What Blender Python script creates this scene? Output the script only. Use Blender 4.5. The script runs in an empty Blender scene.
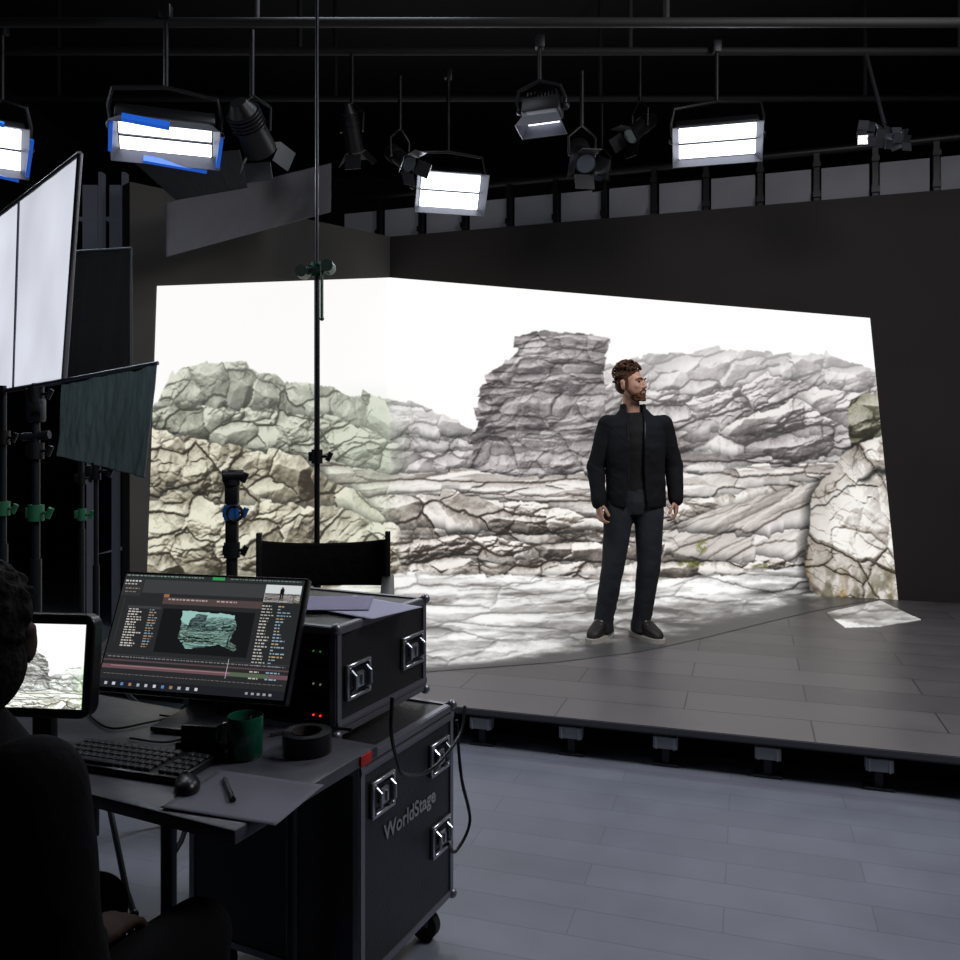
import bpy, bmesh, math, random
import numpy as np
from mathutils import Vector, Matrix
random.seed(7)
sc = bpy.context.scene
sc.view_settings.view_transform = 'Standard'
FPX = 850.0; HOR = 440.0; CH = 1.49; SH = 0.185   # lens in px, horizon row, eye height, stage height

def at(px, py, d):
    """world point seen at px,py at distance d along +Y (surveying helper)"""
    return Vector(((px-480)/FPX*d, d, CH-(py-HOR)/FPX*d))

# ------------------------------------------------------------ materials
def lin(c):
    return tuple(((x/255.0)/12.92 if x/255.0 <= 0.04045 else ((x/255.0+0.055)/1.055)**2.4) for x in c)
MATS = {}
def mat(name, col, rough=0.6, metal=0.0, emit=None, es=0.0, bump=0.0, bscale=40.0, var=0.0, vscale=6.0, spec=0.5, coat=0.0):
    if name in MATS: return MATS[name]
    m = bpy.data.materials.new(name); m.use_nodes = True
    nt = m.node_tree; b = nt.nodes['Principled BSDF']
    c = lin(col)+(1.0,)
    b.inputs['Base Color'].default_value = c
    b.inputs['Roughness'].default_value = rough
    b.inputs['Metallic'].default_value = metal
    b.inputs['Specular IOR Level'].default_value = spec
    b.inputs['Coat Weight'].default_value = coat
    tc = nt.nodes.new('ShaderNodeTexCoord')
    if var > 0:
        n = nt.nodes.new('ShaderNodeTexNoise'); n.inputs['Scale'].default_value = vscale; n.inputs['Detail'].default_value = 5
        nt.links.new(tc.outputs['Object'], n.inputs['Vector'])
        r = nt.nodes.new('ShaderNodeValToRGB')
        r.color_ramp.elements[0].position = 0.3; r.color_ramp.elements[1].position = 0.7
        r.color_ramp.elements[0].color = tuple(x*(1-var) for x in c[:3])+(1,)
        r.color_ramp.elements[1].color = tuple(min(1, x*(1+var)) for x in c[:3])+(1,)
        nt.links.new(n.outputs['Fac'], r.inputs['Fac']); nt.links.new(r.outputs['Color'], b.inputs['Base Color'])
    if bump > 0:
        n2 = nt.nodes.new('ShaderNodeTexNoise'); n2.inputs['Scale'].default_value = bscale; n2.inputs['Detail'].default_value = 6
        nt.links.new(tc.outputs['Object'], n2.inputs['Vector'])
        bp = nt.nodes.new('ShaderNodeBump'); bp.inputs['Strength'].default_value = bump; bp.inputs['Distance'].default_value = 0.02
        nt.links.new(n2.outputs['Fac'], bp.inputs['Height']); nt.links.new(bp.outputs['Normal'], b.inputs['Normal'])
    if emit is not None:
        b.inputs['Emission Color'].default_value = lin(emit)+(1.0,)
        b.inputs['Emission Strength'].default_value = es
    MATS[name] = m
    return m

def mat_attr(name, strength=1.0, rough=0.35, base=0.02):
    m = bpy.data.materials.new(name); m.use_nodes = True
    nt = m.node_tree; b = nt.nodes['Principled BSDF']
    b.inputs['Base Color'].default_value = (base, base, base, 1)
    b.inputs['Roughness'].default_value = rough
    a = nt.nodes.new('ShaderNodeAttribute'); a.attribute_name = 'Col'
    nt.links.new(a.outputs['Color'], b.inputs['Emission Color'])
    b.inputs['Emission Strength'].default_value = strength
    return m

def mat_brick(name, c1, c2, mortar, bw, bh, msize, rough, offset=0.5, spec=0.5, bump=0.15):
    m = bpy.data.materials.new(name); m.use_nodes = True
    nt = m.node_tree; b = nt.nodes['Principled BSDF']
    tc = nt.nodes.new('ShaderNodeTexCoord')
    br = nt.nodes.new('ShaderNodeTexBrick')
    br.offset = offset
    br.inputs['Color1'].default_value = lin(c1)+(1,); br.inputs['Color2'].default_value = lin(c2)+(1,)
    br.inputs['Mortar'].default_value = lin(mortar)+(1,)
    br.inputs['Scale'].default_value = 1.0
    br.inputs['Brick Width'].default_value = bw; br.inputs['Row Height'].default_value = bh
    br.inputs['Mortar Size'].default_value = msize; br.inputs['Mortar Smooth'].default_value = 0.2
    nt.links.new(tc.outputs['Object'], br.inputs['Vector'])
    n = nt.nodes.new('ShaderNodeTexNoise'); n.inputs['Scale'].default_value = 5; n.inputs['Detail'].default_value = 6
    nt.links.new(tc.outputs['Object'], n.inputs['Vector'])
    mx = nt.nodes.new('ShaderNodeMix'); mx.data_type = 'RGBA'; mx.blend_type = 'MULTIPLY'; mx.inputs[0].default_value = 0.35
    nt.links.new(br.outputs['Color'], mx.inputs[6]); nt.links.new(n.outputs['Fac'], mx.inputs[7])
    nt.links.new(mx.outputs[2], b.inputs['Base Color'])
    mr = nt.nodes.new('ShaderNodeMapRange'); mr.inputs[3].default_value = rough-0.08; mr.inputs[4].default_value = rough+0.1
    nt.links.new(n.outputs['Fac'], mr.inputs[0]); nt.links.new(mr.outputs[0], b.inputs['Roughness'])
    b.inputs['Specular IOR Level'].default_value = spec
    bp = nt.nodes.new('ShaderNodeBump'); bp.inputs['Strength'].default_value = bump; bp.inputs['Distance'].default_value = 0.004; bp.invert = True
    nt.links.new(br.outputs['Fac'], bp.inputs['Height']); nt.links.new(bp.outputs['Normal'], b.inputs['Normal'])
    return m

BLACKF = mat('black_fabric', (17, 17, 19), 0.95, bump=0.3, bscale=25, spec=0.2)
BLACKM = mat('black_metal', (22, 22, 25), 0.45, 0.3)
PLAST = mat('black_plastic', (24, 24, 27), 0.35)
STEEL = mat('steel', (120, 125, 130), 0.35, 1.0)
DSTEEL = mat('dark_steel', (52, 55, 60), 0.4, 0.8)
ALU = mat('aluminium', (140, 140, 148), 0.38, 0.75)
GREEN = mat('green_tape', (30, 95, 65), 0.5)
BLUE = mat('blue_tape', (25, 85, 150), 0.5)
BLUEG = mat('blue_gel', (40, 110, 220), 0.35, emit=(30, 100, 230), es=0.35)

# ------------------------------------------------------------ mesh builder
class MB:
    def __init__(s): s.bm = bmesh.new()
    def box(s, c, size, M=None, bevel=0.0, seg=2):
        r = bmesh.ops.create_cube(s.bm, size=1.0); vs = r['verts']
        for v in vs: v.co = Vector((v.co.x*size[0], v.co.y*size[1], v.co.z*size[2]))
        if bevel > 0:
            es = list({e for v in vs for e in v.link_edges})
            rr = bmesh.ops.bevel(s.bm, geom=es, offset=bevel, segments=seg, affect='EDGES', profile=0.5)
            vs = list({v for f in rr['faces'] for v in f.verts} | {v for v in vs if v.is_valid})
            isl = set(vs); st = list(vs)
            while st:
                v = st.pop()
                for e in v.link_edges:
                    o = e.other_vert(v)
                    if o not in isl: isl.add(o); st.append(o)
            vs = list(isl)
        for v in vs:
            if M is not None: v.co = M @ v.co
            v.co += Vector(c)
        return vs
    def cyl(s, p0, p1, r0, r1=None, seg=14, caps=True):
        if r1 is None: r1 = r0
        p0 = Vector(p0); p1 = Vector(p1); d = (p1-p0)
        if d.length < 1e-6: return
        q = d.to_track_quat('Z', 'Y').to_matrix()
        ring = []
        for p, r in ((p0, r0), (p1, r1)):
            ring.append([s.bm.verts.new(p+q@Vector((math.cos(a)*r, math.sin(a)*r, 0))) for a in [2*math.pi*i/seg for i in range(seg)]])
        for i in range(seg):
            s.bm.faces.new((ring[0][i], ring[0][(i+1) % seg], ring[1][(i+1) % seg], ring[1][i]))
        if caps:
            s.bm.faces.new(list(reversed(ring[0]))); s.bm.faces.new(ring[1])
    def sph(s, c, r, M=None, seg=16):
        if not hasattr(r, '__len__'): r = (r, r, r)
        rr = bmesh.ops.create_uvsphere(s.bm, u_segments=seg, v_segments=max(6, seg*2//3), radius=1.0)
        for v in rr['verts']:
            v.co = Vector((v.co.x*r[0], v.co.y*r[1], v.co.z*r[2]))
            if M is not None: v.co = M @ v.co
            v.co += Vector(c)
    def cap(s, p0, p1, r0, r1, seg=14):
        s.cyl(p0, p1, r0, r1, seg); s.sph(p0, r0, seg=seg); s.sph(p1, r1, seg=seg)
    def loft(s, rings, seg=24, caps=True):
        R = []
        for g in rings:
            c, rx, ry = Vector(g[0]), g[1], g[2]
            e = g[3] if len(g) > 3 and g[3] else 1.0
            Mx = g[4] if len(g) > 4 else None
            row = []
            for i in range(seg):
                a = 2*math.pi*i/seg; ca, sa = math.cos(a), math.sin(a)
                p = Vector((math.copysign(abs(ca)**e, ca)*rx, math.copysign(abs(sa)**e, sa)*ry, 0))
                if Mx is not None: p = Mx @ p
                row.append(s.bm.verts.new(c+p))
            R.append(row)
        for a, b in zip(R[:-1], R[1:]):
            for i in range(seg):
                s.bm.faces.new((a[i], a[(i+1) % seg], b[(i+1) % seg], b[i]))
        if caps:
            s.bm.faces.new(list(reversed(R[0]))); s.bm.faces.new(R[-1])
    def path(s, pts, r, seg=8):
        pts = [Vector(p) for p in pts]; R = []
        for i, p in enumerate(pts):
            d = (pts[min(i+1, len(pts)-1)]-pts[max(i-1, 0)])
            q = d.to_track_quat('Z', 'Y').to_matrix()
            rr = r[i] if hasattr(r, '__len__') else r
            R.append([s.bm.verts.new(p+q@Vector((math.cos(2*math.pi*k/seg)*rr, math.sin(2*math.pi*k/seg)*rr, 0))) for k in range(seg)])
        for a, b in zip(R[:-1], R[1:]):
            best = min(range(seg), key=lambda o: sum((a[k].co-b[(k+o) % seg].co).length for k in range(0, seg, 2)))
            for k in range(seg):
                s.bm.faces.new((a[k], a[(k+1) % seg], b[(k+1+best) % seg], b[(k+best) % seg]))
        s.bm.faces.new(list(reversed(R[0]))); s.bm.faces.new(R[-1])
    def quad(s, *p):
        s.bm.faces.new([s.bm.verts.new(Vector(a)) for a in p])
    def prism(s, poly, z0, z1):
        a = [s.bm.verts.new((p[0], p[1], z0)) for p in poly]; b = [s.bm.verts.new((p[0], p[1], z1)) for p in poly]
        n = len(poly)
        s.bm.faces.new(list(reversed(a))); s.bm.faces.new(b)
        for i in range(n): s.bm.faces.new((a[i], a[(i+1) % n], b[(i+1) % n], b[i]))
    def torus(s, c, R, r, M=None, seg=24, ss=8, arc=2*math.pi):
        closed = arc > 6.28; n = seg if closed else seg+1; rows = []
        for i in range(n):
            a = arc*i/seg; row = []
            for k in range(ss):
                t = 2*math.pi*k/ss
                p = Vector(((R+r*math.cos(t))*math.cos(a), (R+r*math.cos(t))*math.sin(a), r*math.sin(t)))
                if M is not None: p = M @ p
                row.append(s.bm.verts.new(Vector(c)+p))
            rows.append(row)
        for i in range(seg):
            a, b = rows[i], rows[(i+1) % n]
            for k in range(ss): s.bm.faces.new((a[k], b[k], b[(k+1) % ss], a[(k+1) % ss]))
    def done(s, name, m, parent=None, smooth=True, loc=None, rot=None, **kw):
        bmesh.ops.recalc_face_normals(s.bm, faces=s.bm.faces)
        me = bpy.data.meshes.new(name); s.bm.to_mesh(me); s.bm.free()
        if m: me.materials.append(m)
        if smooth:
            for p in me.polygons: p.use_smooth = True
            try: me.set_sharp_from_angle(angle=math.radians(40))
            except Exception: pass
        return add(name, me, parent, loc, rot, **kw)

def add(name, data, parent=None, loc=None, rot=None, label=None, category=None, group=None, kind=None):
    o = bpy.data.objects.new(name, data); sc.collection.objects.link(o)
    if parent is not None: o.parent = parent
    if loc is not None: o.location = loc
    if rot is not None: o.rotation_euler = rot
    if label: o['label'] = label
    if category: o['category'] = category
    if group: o['group'] = group
    if kind: o['kind'] = kind
    return o
def thing(name, loc, label, category, rot=(0, 0, 0), group=None):
    o = add(name, None, None, loc, rot, label, category, group); o.empty_display_size = 0.1
    return o
def remesh(mb, voxel, smooth=4, name='tmp', disp=None):
    bmesh.ops.recalc_face_normals(mb.bm, faces=mb.bm.faces)
    me = bpy.data.meshes.new(name); mb.bm.to_mesh(me); mb.bm.free()
    o = bpy.data.objects.new(name, me); sc.collection.objects.link(o)
    r = o.modifiers.new('r', 'REMESH'); r.mode = 'VOXEL'; r.voxel_size = voxel
    if smooth:
        k = o.modifiers.new('s', 'SMOOTH'); k.factor = 0.5; k.iterations = smooth
    dg = bpy.context.evaluated_depsgraph_get()
    out = bpy.data.meshes.new_from_object(o.evaluated_get(dg))
    bpy.data.objects.remove(o); bpy.data.meshes.remove(me)
    if disp:
        n = len(out.vertices); co = np.empty(n*3); out.vertices.foreach_get('co', co); co = co.reshape(-1, 3)
        no = np.empty(n*3); out.vertex_normals.foreach_get('vector', no); no = no.reshape(-1, 3)
        for amp, fr, sd in disp:
            wob = vn(co[:, 2]*6+sd, co[:, 0]*6, sd+11)*1.6
            f = vn(co[:, 0]*fr[0]+co[:, 2]*fr[2]+sd+wob, co[:, 1]*fr[1]-co[:, 2]*fr[2]*.6+sd*2, sd)
            f2 = vn(co[:, 2]*fr[2]*1.7-co[:, 0]*fr[0]*.6+wob, co[:, 0]*fr[0]*1.2+co[:, 1]*fr[1], sd+3)
            co = co+no*((1-np.abs(2*f-1)*1.6)*.5+(f2-.5)*.9)[:, None]*amp
        out.vertices.foreach_set('co', co.reshape(-1)); out.update()
    for p in out.polygons: p.use_smooth = True
    return out

# ------------------------------------------------------------ numpy painting of the video content
def hsh(ix, iy, s):
    h = (ix.astype(np.int64)*374761393+iy.astype(np.int64)*668265263+s*1442695) & 0xffffffff
    h = ((h ^ (h >> 13))*1274126177) & 0xffffffff
    h = h ^ (h >> 16)
    return (h & 0xffffff)/float(0xffffff)
def vn(x, y, s):
    ix = np.floor(x); iy = np.floor(y); fx = x-ix; fy = y-iy
    fx = fx*fx*(3-2*fx); fy = fy*fy*(3-2*fy)
    a = hsh(ix, iy, s); b = hsh(ix+1, iy, s); c = hsh(ix, iy+1, s); d = hsh(ix+1, iy+1, s)
    return (a*(1-fx)+b*fx)*(1-fy)+(c*(1-fx)+d*fx)*fy
def fbm(x, y, s, o=4):
    t = 0; a = 0.5; n = 0
    for i in range(o):
        t = t+a*vn(x, y, s+i*17); n += a; a *= 0.5; x = x*2.03+5.1; y = y*2.03+3.7
    return t/n
def voro(x, y, s):
    ix = np.floor(x); iy = np.floor(y)
    F1 = np.full(x.shape, 9.0); F2 = np.full(x.shape, 9.0); R = np.zeros(x.shape); DX = np.zeros(x.shape); DY = np.zeros(x.shape)
    for i in (-1, 0, 1):
        for j in (-1, 0, 1):
            cx = ix+i; cy = iy+j
            px = cx+0.03+0.94*hsh(cx, cy, s); py = cy+0.03+0.94*hsh(cx, cy, s+9)
            dx = x-px; dy = y-py; d = np.maximum(np.abs(dx), np.abs(dy))*0.7+np.sqrt(dx*dx+dy*dy)*0.3
            near = d < F1
            F2 = np.where(near, F1, np.minimum(F2, d)); F1 = np.where(near, d, F1)
            R = np.where(near, hsh(cx, cy, s+23), R); DX = np.where(near, dx, DX); DY = np.where(near, dy, DY)
    return F1, F2, R, DX, DY
def ss(x, w): return np.clip(x/w+.5, 0, 1)
def blur(A, r):
    r = max(1, int(r)); k = 2*r+1
    for ax in (0, 1):
        P = np.pad(A, [(r+1, r) if a == ax else (0, 0) for a in (0, 1)], mode='edge'); c = np.cumsum(P, ax)
        A = (c[k:, :]-c[:-k, :])/k if ax == 0 else (c[:, k:]-c[:, :-k])/k
    return A
S = 1.5
X0, Y0, X1, Y1 = 120, 262, 940, 700
xs = np.arange(X0, X1, 1/S); ys = np.arange(Y0, Y1, 1/S)
PX, PY = np.meshgrid(xs, ys)
def rock(x, y, cw, ch, s, tilt=0.0, gain=1.0, depth=1.0, sub=.55, bias=0.0, warp=.7):
    """relief of fractured convex blocks, as filmed under a white sky"""
    a0 = cw*2.6
    wx = x+(fbm(x/a0, y/a0, s+1)-.5)*cw*warp; wy = y+tilt*x+(fbm(x/a0, y/(ch*2.5), s+3)-.5)*ch*warp*1.3
    wx = wx+(fbm(x/8., y/8., s+61, 3)-.5)*min(cw*.10, 4); wy = wy+(fbm(x/8., y/7., s+62, 3)-.5)*min(ch*.16, 4)
    brk = np.clip((fbm(x/(cw*1.3), y/(ch*1.3), s+4)-.42)*5, .05, 1)
    H = 0; T = 0; G = 0
    for k, (f, w, rx) in enumerate(((1., 1.0, .12), (.50, sub, -.22), (.24, sub*.75, .15), (.12, sub*.5, -.1))):
        c, n = math.cos(rx), math.sin(rx)
        X = (wx*c+wy*n*(cw/ch)*.5)/(cw*f); Y = (-wx*n*(ch/cw)+wy*c)/(ch*f)
        F1, F2, R, DX, DY = voro(X+k*3.3, Y+k*1.7, s+40*k)
        r1 = (R*7.31) % 1; r2 = (R*13.7) % 1; r3 = (R*29.1) % 1; r4 = (R*53.7) % 1
        a = (r4-.5)*.9; u = DX*np.cos(a)+DY*np.sin(a); v = -DX*np.sin(a)+DY*np.cos(a)
        h = np.minimum(np.minimum(.30+(1.3+1.4*r1)*(v+.22*r2), .22+.15*r3-(.15+.6*r2)*v), np.minimum(.30+1.5*(u+.10+.4*r2), .30-(.9+1.1*r1)*(u-.05-.38*r3)))
        h = h+.55*R*(1 if k == 0 else .6)-.10*np.clip(1-(F2-F1)/(.04+.05*k), 0, 1)*(r4 > .5)
        kk = f*w*(1 if k == 0 else brk)
        H = H+h*kk; T = T+(R-.5)*w*(.9 if k == 0 else brk*.5)
        G = np.maximum(G, np.clip(1-(F2-F1)/(.06+.04*k), 0, 1)*(r3 > .55)*(v > 0)*(1 if k < 2 else 0)*(1 if k == 0 else brk))
    H = H*min(cw*.8, ch*1.3)*depth*.8+.9*fbm(x/7., y/6., s+70, 4)*depth+.25*ch*fbm(x/(cw*2.5), y/(ch*2.5), s+5)
    H = blur(H, 1)*.6+H*.4
    Hy, Hx = np.gradient(H); Hx = Hx*S; Hy = Hy*S
    lim = 1.1
    Hx = lim*np.tanh(Hx/lim); Hy = lim*np.tanh(Hy/lim)
    lam = (Hx*.34+Hy*.72+.62)/np.sqrt(Hx*Hx+Hy*Hy+1)
    q = min(cw, ch*1.4)
    ao = np.clip((H-blur(H, q*S*.40))/(q*.34*depth), -1.1, .5)
    ao2 = np.clip((H-blur(H, 2*S))/(3.2*depth), -.8, .4)
    L = .11+.70*lam+.20*ao+.07*ao2+.17*T-.17*G+.08*(vn(x/1.4, y/1.4, s+8)-.5)+.42*(fbm(x/60., y/40., s+6)-.5)+.12*(fbm(x/9., y/7., s+66)-.5)
    return np.clip((L-.47)*gain+.5+bias, 0, 1)
def ramp(L, d, m, l):
    L = L[..., None]; d = np.array(d, float); m = np.array(m, float); l = np.array(l, float)
    return np.where(L < 0.5, d+(m-d)*(L/0.5), m+(l-m)*((L-0.5)/0.5))
IMG = np.zeros(PX.shape+(3,)); IMG[:] = (253, 252, 251)
def sil(pts, amp=6, s=1, blkw=9.):
    p = np.array(pts, float)
    y = np.interp(PX, p[:, 0], p[:, 1])
    X = PX/blkw; i = np.floor(X); f = X-i; b1 = hsh(i, PX*0, s)-.5+(hsh(i, PX*0, s+1)-.5)*(f-.5)
    X = PX/(blkw*2.9)+.4; i = np.floor(X); f = X-i; b2 = hsh(i, PX*0, s+5)-.5+(hsh(i, PX*0, s+6)-.5)*(f-.5)*1.5
    return blur(y+amp*(b1*.5+b2*1.0), 1)+amp*.5*(fbm(PX/7., PY*0+s, s)-.5)
def put(mask, fn, pal=None, haze=0.0, hc=(245, 243, 243), top=None):
    rows = np.where(mask.max(1) > 0)[0]; cols = np.where(mask.max(0) > 0)[0]
    j0, j1, i0, i1 = rows[0], rows[-1]+1, cols[0], cols[-1]+1
    x = PX[j0:j1, i0:i1]; y = PY[j0:j1, i0:i1]
    L = fn(x, y) if callable(fn) else rock(x, y, *fn)
    if top is not None:
        d = (y-top[0][j0:j1, i0:i1]); L = L+.16*np.clip(1-d/9., 0, 1)-.08*np.clip((d-12)/top[1], 0, 1)
    col = ramp(np.clip(L, 0, 1), *pal)
    hz = haze[j0:j1, i0:i1][..., None] if hasattr(haze, 'shape') else haze
    col = col*(1-hz)+np.array(hc, float)*hz
    m = np.clip(mask[j0:j1, i0:i1], 0, 1)[..., None]
    IMG[j0:j1, i0:i1] = IMG[j0:j1, i0:i1]*(1-m)+col*m
def below(s): return np.clip((PY-s)*0.9+0.5, 0, 1)
def xin(a, b, soft=3): return np.clip((PX-a)/soft+.5, 0, 1)*np.clip((b-PX)/soft+.5, 0, 1)
def foot(y, h, k):
    m = np.clip((PY-(y-h))/h, 0, 1)**1.5*(PY < y+1)*k
    IMG[:] = np.where((IMG.min(2) > 244)[..., None], IMG, IMG*(1-m[..., None]))
GY = ((60, 54, 54), (148, 141, 140), (234, 230, 228))
t0 = sil([(600, 364), (640, 358), (690, 352), (720, 348), (770, 353), (820, 352), (850, 364), (900, 374)], 5, 3)
put(below(t0)*xin(604, 1000), (38, 22, 11, .3), GY, np.clip(.62-(PY-350)/160, .25, .62))
put(below(sil([(370, 398), (395, 400), (420, 407), (450, 418), (480, 430), (500, 470)], 5, 5))*xin(330, 500),
    (34, 26, 21), GY, np.clip(.60-(PY-400)/160, .25, .60))
r0 = sil([(605, 390), (650, 372), (690, 374), (730, 366), (800, 362), (860, 376), (900, 380)], 7, 27, 12)
put(below(r0)*xin(604, 1000), (44, 30, 29, .3, 1.1), GY, np.clip(.44-(PY-370)/300, .2, .44), top=(r0, 60))
r1 = sil([(605, 408), (640, 394), (668, 392), (700, 402), (735, 390), (770, 376), (815, 382), (850, 392), (900, 388)], 8, 7, 17)
foot(r1, 8, .3)
put(below(r1)*xin(604, 1000), (62, 34, 31, .35, 1.15), GY, .20, top=(r1, 40))
r2 = sil([(605, 436), (650, 424), (700, 432), (750, 414), (795, 402), (850, 430), (900, 420)], 10, 8, 20)
foot(r2, 9, .35)
put(below(r2)*xin(604, 1000), (78, 34, 35, .25, 1.2), GY, .12, top=(r2, 40))
r3 = sil([(605, 452), (650, 458), (700, 450), (760, 456), (810, 462), (900, 448)], 5, 9)
foot(r3, 8, .4)
put(below(r3)*xin(604, 1000), (52, 14, 33, .06, 1.15), GY, .06)
w3 = PY+4*(fbm(PX/16., PY/10., 2)-.5)
hl = (hsh(np.floor(w3/12.), PX*0, 4)-.5); hl2 = (hsh(np.floor(w3/14.+.5), PX*0, 14)-.5)
stL = np.interp(PY, [325, 335, 350, 362, 368, 375, 392, 398, 405, 420, 440, 470, 520], [522, 518, 514, 506, 498, 484, 483, 477, 474, 478, 471, 469, 466])+6*hl+6*(fbm(PX*0, PY/6., 5)-.5)
stR = np.interp(PY, [325, 335, 350, 365, 400, 440, 520], [607, 610, 610, 604, 606, 612, 625])+5*hl2+5*(fbm(PX*0, PY/6., 6)-.5)
stm = np.clip((PX-stL)*1.2, 0, 1)*np.clip((stR-PX)*1.2, 0, 1)*below(sil([(460, 348), (512, 338), (530, 334), (545, 330), (590, 333), (606, 337), (620, 345)], 3, 9))
def tower(x, y):
    yl = y+10*(vn(x/70., y/26., 44)-.5)+6*(vn(x*0, y/15., 45)-.5)
    A = rock(x, yl, 44, 13, 41, .02, 1.15, 1.0, .6, 0, .4); B = rock(x, yl, 52, 40, 43, .1, 1.15)
    bed = np.clip(1-np.abs(((yl+3*vn(x/20., y/9., 46))/21.) % 1-.5)/.09, 0, 1)*(fbm(x/24., y/10., 47) > .42)
    return A*.55+B*.50-.04-.16*bed-.12*np.clip((x-576)/28, 0, 1)-.10*np.clip((498-x)/25, 0, 1)*(y > 385)
put(stm, tower, ((50, 45, 47), (136, 129, 130), (228, 223, 222)), .08)
l1 = sil([(140, 425), (158, 404), (170, 376), (180, 364), (215, 362), (245, 366), (275, 371), (290, 381), (330, 384), (352, 394), (385, 402), (392, 420), (470, 430), (480, 470)], 8, 13, 13)
put(below(l1)*xin(100, 400, 30), (30, 38, 51, 0, 1.15), ((64, 65, 60), (144, 145, 138), (224, 225, 217)), np.clip(.22-(PY-370)/400, .05, .22), top=(l1, 60))
l2 = sil([(140, 410), (190, 402), (240, 408), (290, 420), (340, 420), (400, 436)], 9, 14, 18)
foot(l2, 9, .3)
put(below(l2)*xin(100, 395, 20), (40, 34, 53, .1, 1.2), ((60, 61, 54), (140, 141, 132), (224, 225, 215)), .06, top=(l2, 40))
m1 = sil([(330, 456), (390, 474), (470, 470), (520, 480), (600, 472), (640, 468), (700, 472), (800, 464), (900, 470)], 5, 15, 16)
foot(m1, 7, .4)
put(below(m1)*xin(320, 1000, 20), (84, 13, 61, .03, 1.1, .9, .5, .09), ((70, 62, 58), (172, 163, 157), (242, 238, 234)), .05)
m2 = sil([(355, 500), (375, 494), (430, 492), (480, 498), (540, 500), (590, 516), (640, 518), (700, 500), (760, 488), (900, 480)], 9, 16, 20)
foot(m2, 9, .4)
put(below(m2)*xin(350, 1000, 20), (52, 28, 63, -.06, 1.25, 1.0, .5, .03), ((56, 48, 43), (164, 155, 147), (246, 241, 236)), top=(m2, 34))
m3 = sil([(355, 545), (420, 538), (480, 532), (540, 542), (600, 546), (640, 545), (680, 540), (720, 548), (900, 548)], 8, 18, 15)
foot(m3, 9, .45)
put(below(m3)*xin(350, 1000, 20), (36, 19, 67, .05, 1.3, 1.0, .5, .03), ((48, 40, 36), (158, 149, 141), (248, 243, 238)), top=(m3, 30))
sl1 = np.interp(PX, [650, 700, 760, 830, 900], [534, 514, 496, 478, 468])+4*(fbm(PX/9., PY/9., 2)-.5); sl2 = np.interp(PX, [650, 720, 800, 900], [548, 562, 560, 546])+5*(fbm(PX/9., PY/9., 3)-.5)
foot(sl1, 6, .3)
put(below(sl1)*(1-below(sl2))*xin(668, 830, 10), (130, 46, 65, .5, .75, .5, .4, .10), ((90, 80, 76), (186, 178, 172), (240, 235, 232)))
n1 = sil([(130, 426), (180, 430), (215, 438), (260, 448), (300, 454), (330, 478), (360, 492), (385, 520), (400, 560)], 8, 17, 14)
foot(n1, 10, .45)
LF = ((52, 46, 37), (164, 156, 142), (242, 237, 225))
put(below(n1)*xin(100, 400, 6), (40, 46, 71, .05, 1.3, 1.0, .55, .02), LF, top=(n1, 50))
n2 = sil([(130, 500), (180, 490), (230, 498), (290, 506), (340, 512), (400, 530)], 9, 20, 16)
foot(n2, 11, .5)
put(below(n2)*xin(100, 398, 6), (46, 32, 73, .1, 1.3, 1.0, .55, .03), LF, top=(n2, 60))
g = below(sil([(130, 610), (300, 600), (375, 574), (400, 572), (450, 577), (520, 574), (600, 579), (700, 576), (800, 568), (900, 580)], 4, 19))
foot(np.interp(PX, [375, 900], [575, 575]), 6, .3)
def ground(x, y):
    gr = rock(x, y, 96, 17, 81, .03, 1.1, .55, .5, 0, 1.1)
    st_ = fbm(x/55., y/10., 90, 5); st2 = fbm(x/18., y/4.5, 93, 4)
    lum = .66+.72*(gr-.5)+.80*(st_-.5)+.35*(st2-.5)+.10*np.exp(-((x-500)/130)**2-((y-612)/32)**2)
    wet = np.clip((y-592)/16, 0, 1)*np.clip((x-520)/90, 0, 1)*np.clip((900-x)/60, 0, 1)
    pool = ss(fbm(x/40., y/7., 88, 5)-.59, .06)*.24
    return lum-.32*wet*ss(fbm(x/34., y/7., 91, 5)-.47, .12)-pool
put(g, ground, ((56, 54, 54), (162, 159, 157), (250, 250, 249)))
bl = np.interp(PY, [430, 440, 455, 470, 495, 520, 555, 590, 604], [880, 862, 842, 830, 814, 810, 806, 810, 832])+6*(fbm(PX/12., PY/12., 15)-.5)+5*(hsh(np.floor(PY/17.), PX*0, 77)-.5)
bt = np.interp(PX, [800, 828, 846, 870, 905], [486, 466, 450, 440, 426])
ul = np.interp(PY, [380, 400, 420, 440, 470], [868, 850, 846, 850, 852])+4*(fbm(PX/6., PY/6., 31)-.5)
up = below(np.interp(PX, [835, 850, 866, 905], [412, 400, 392, 398])+5*(fbm(PX/8., PY/8., 3)-.5))*(PY < 475)*np.clip(PX-ul, 0, 1)
put(up, (36, 30, 10, .3, 1.2, 1, .5, -.06), ((40, 38, 28), (112, 110, 90), (218, 215, 202)))
bm = np.clip(PX-bl, 0, 1)*below(bt+7*(fbm(PX/9., PY*0, 33)-.5))*(1-below(600+5*(fbm(PX/9., PY*0, 13)-.5)))
sh = np.clip(1-(bl-PX)/11, 0, 1)*(PX < bl+1)*(PY > 476)*(PY < 592)*.65
IMG *= (1-sh[..., None])
sh = np.clip(1-(bt-PY)/7, 0, 1)*(PY < bt+1)*(PX > 842)*.5; IMG *= (1-sh[..., None])
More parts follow.
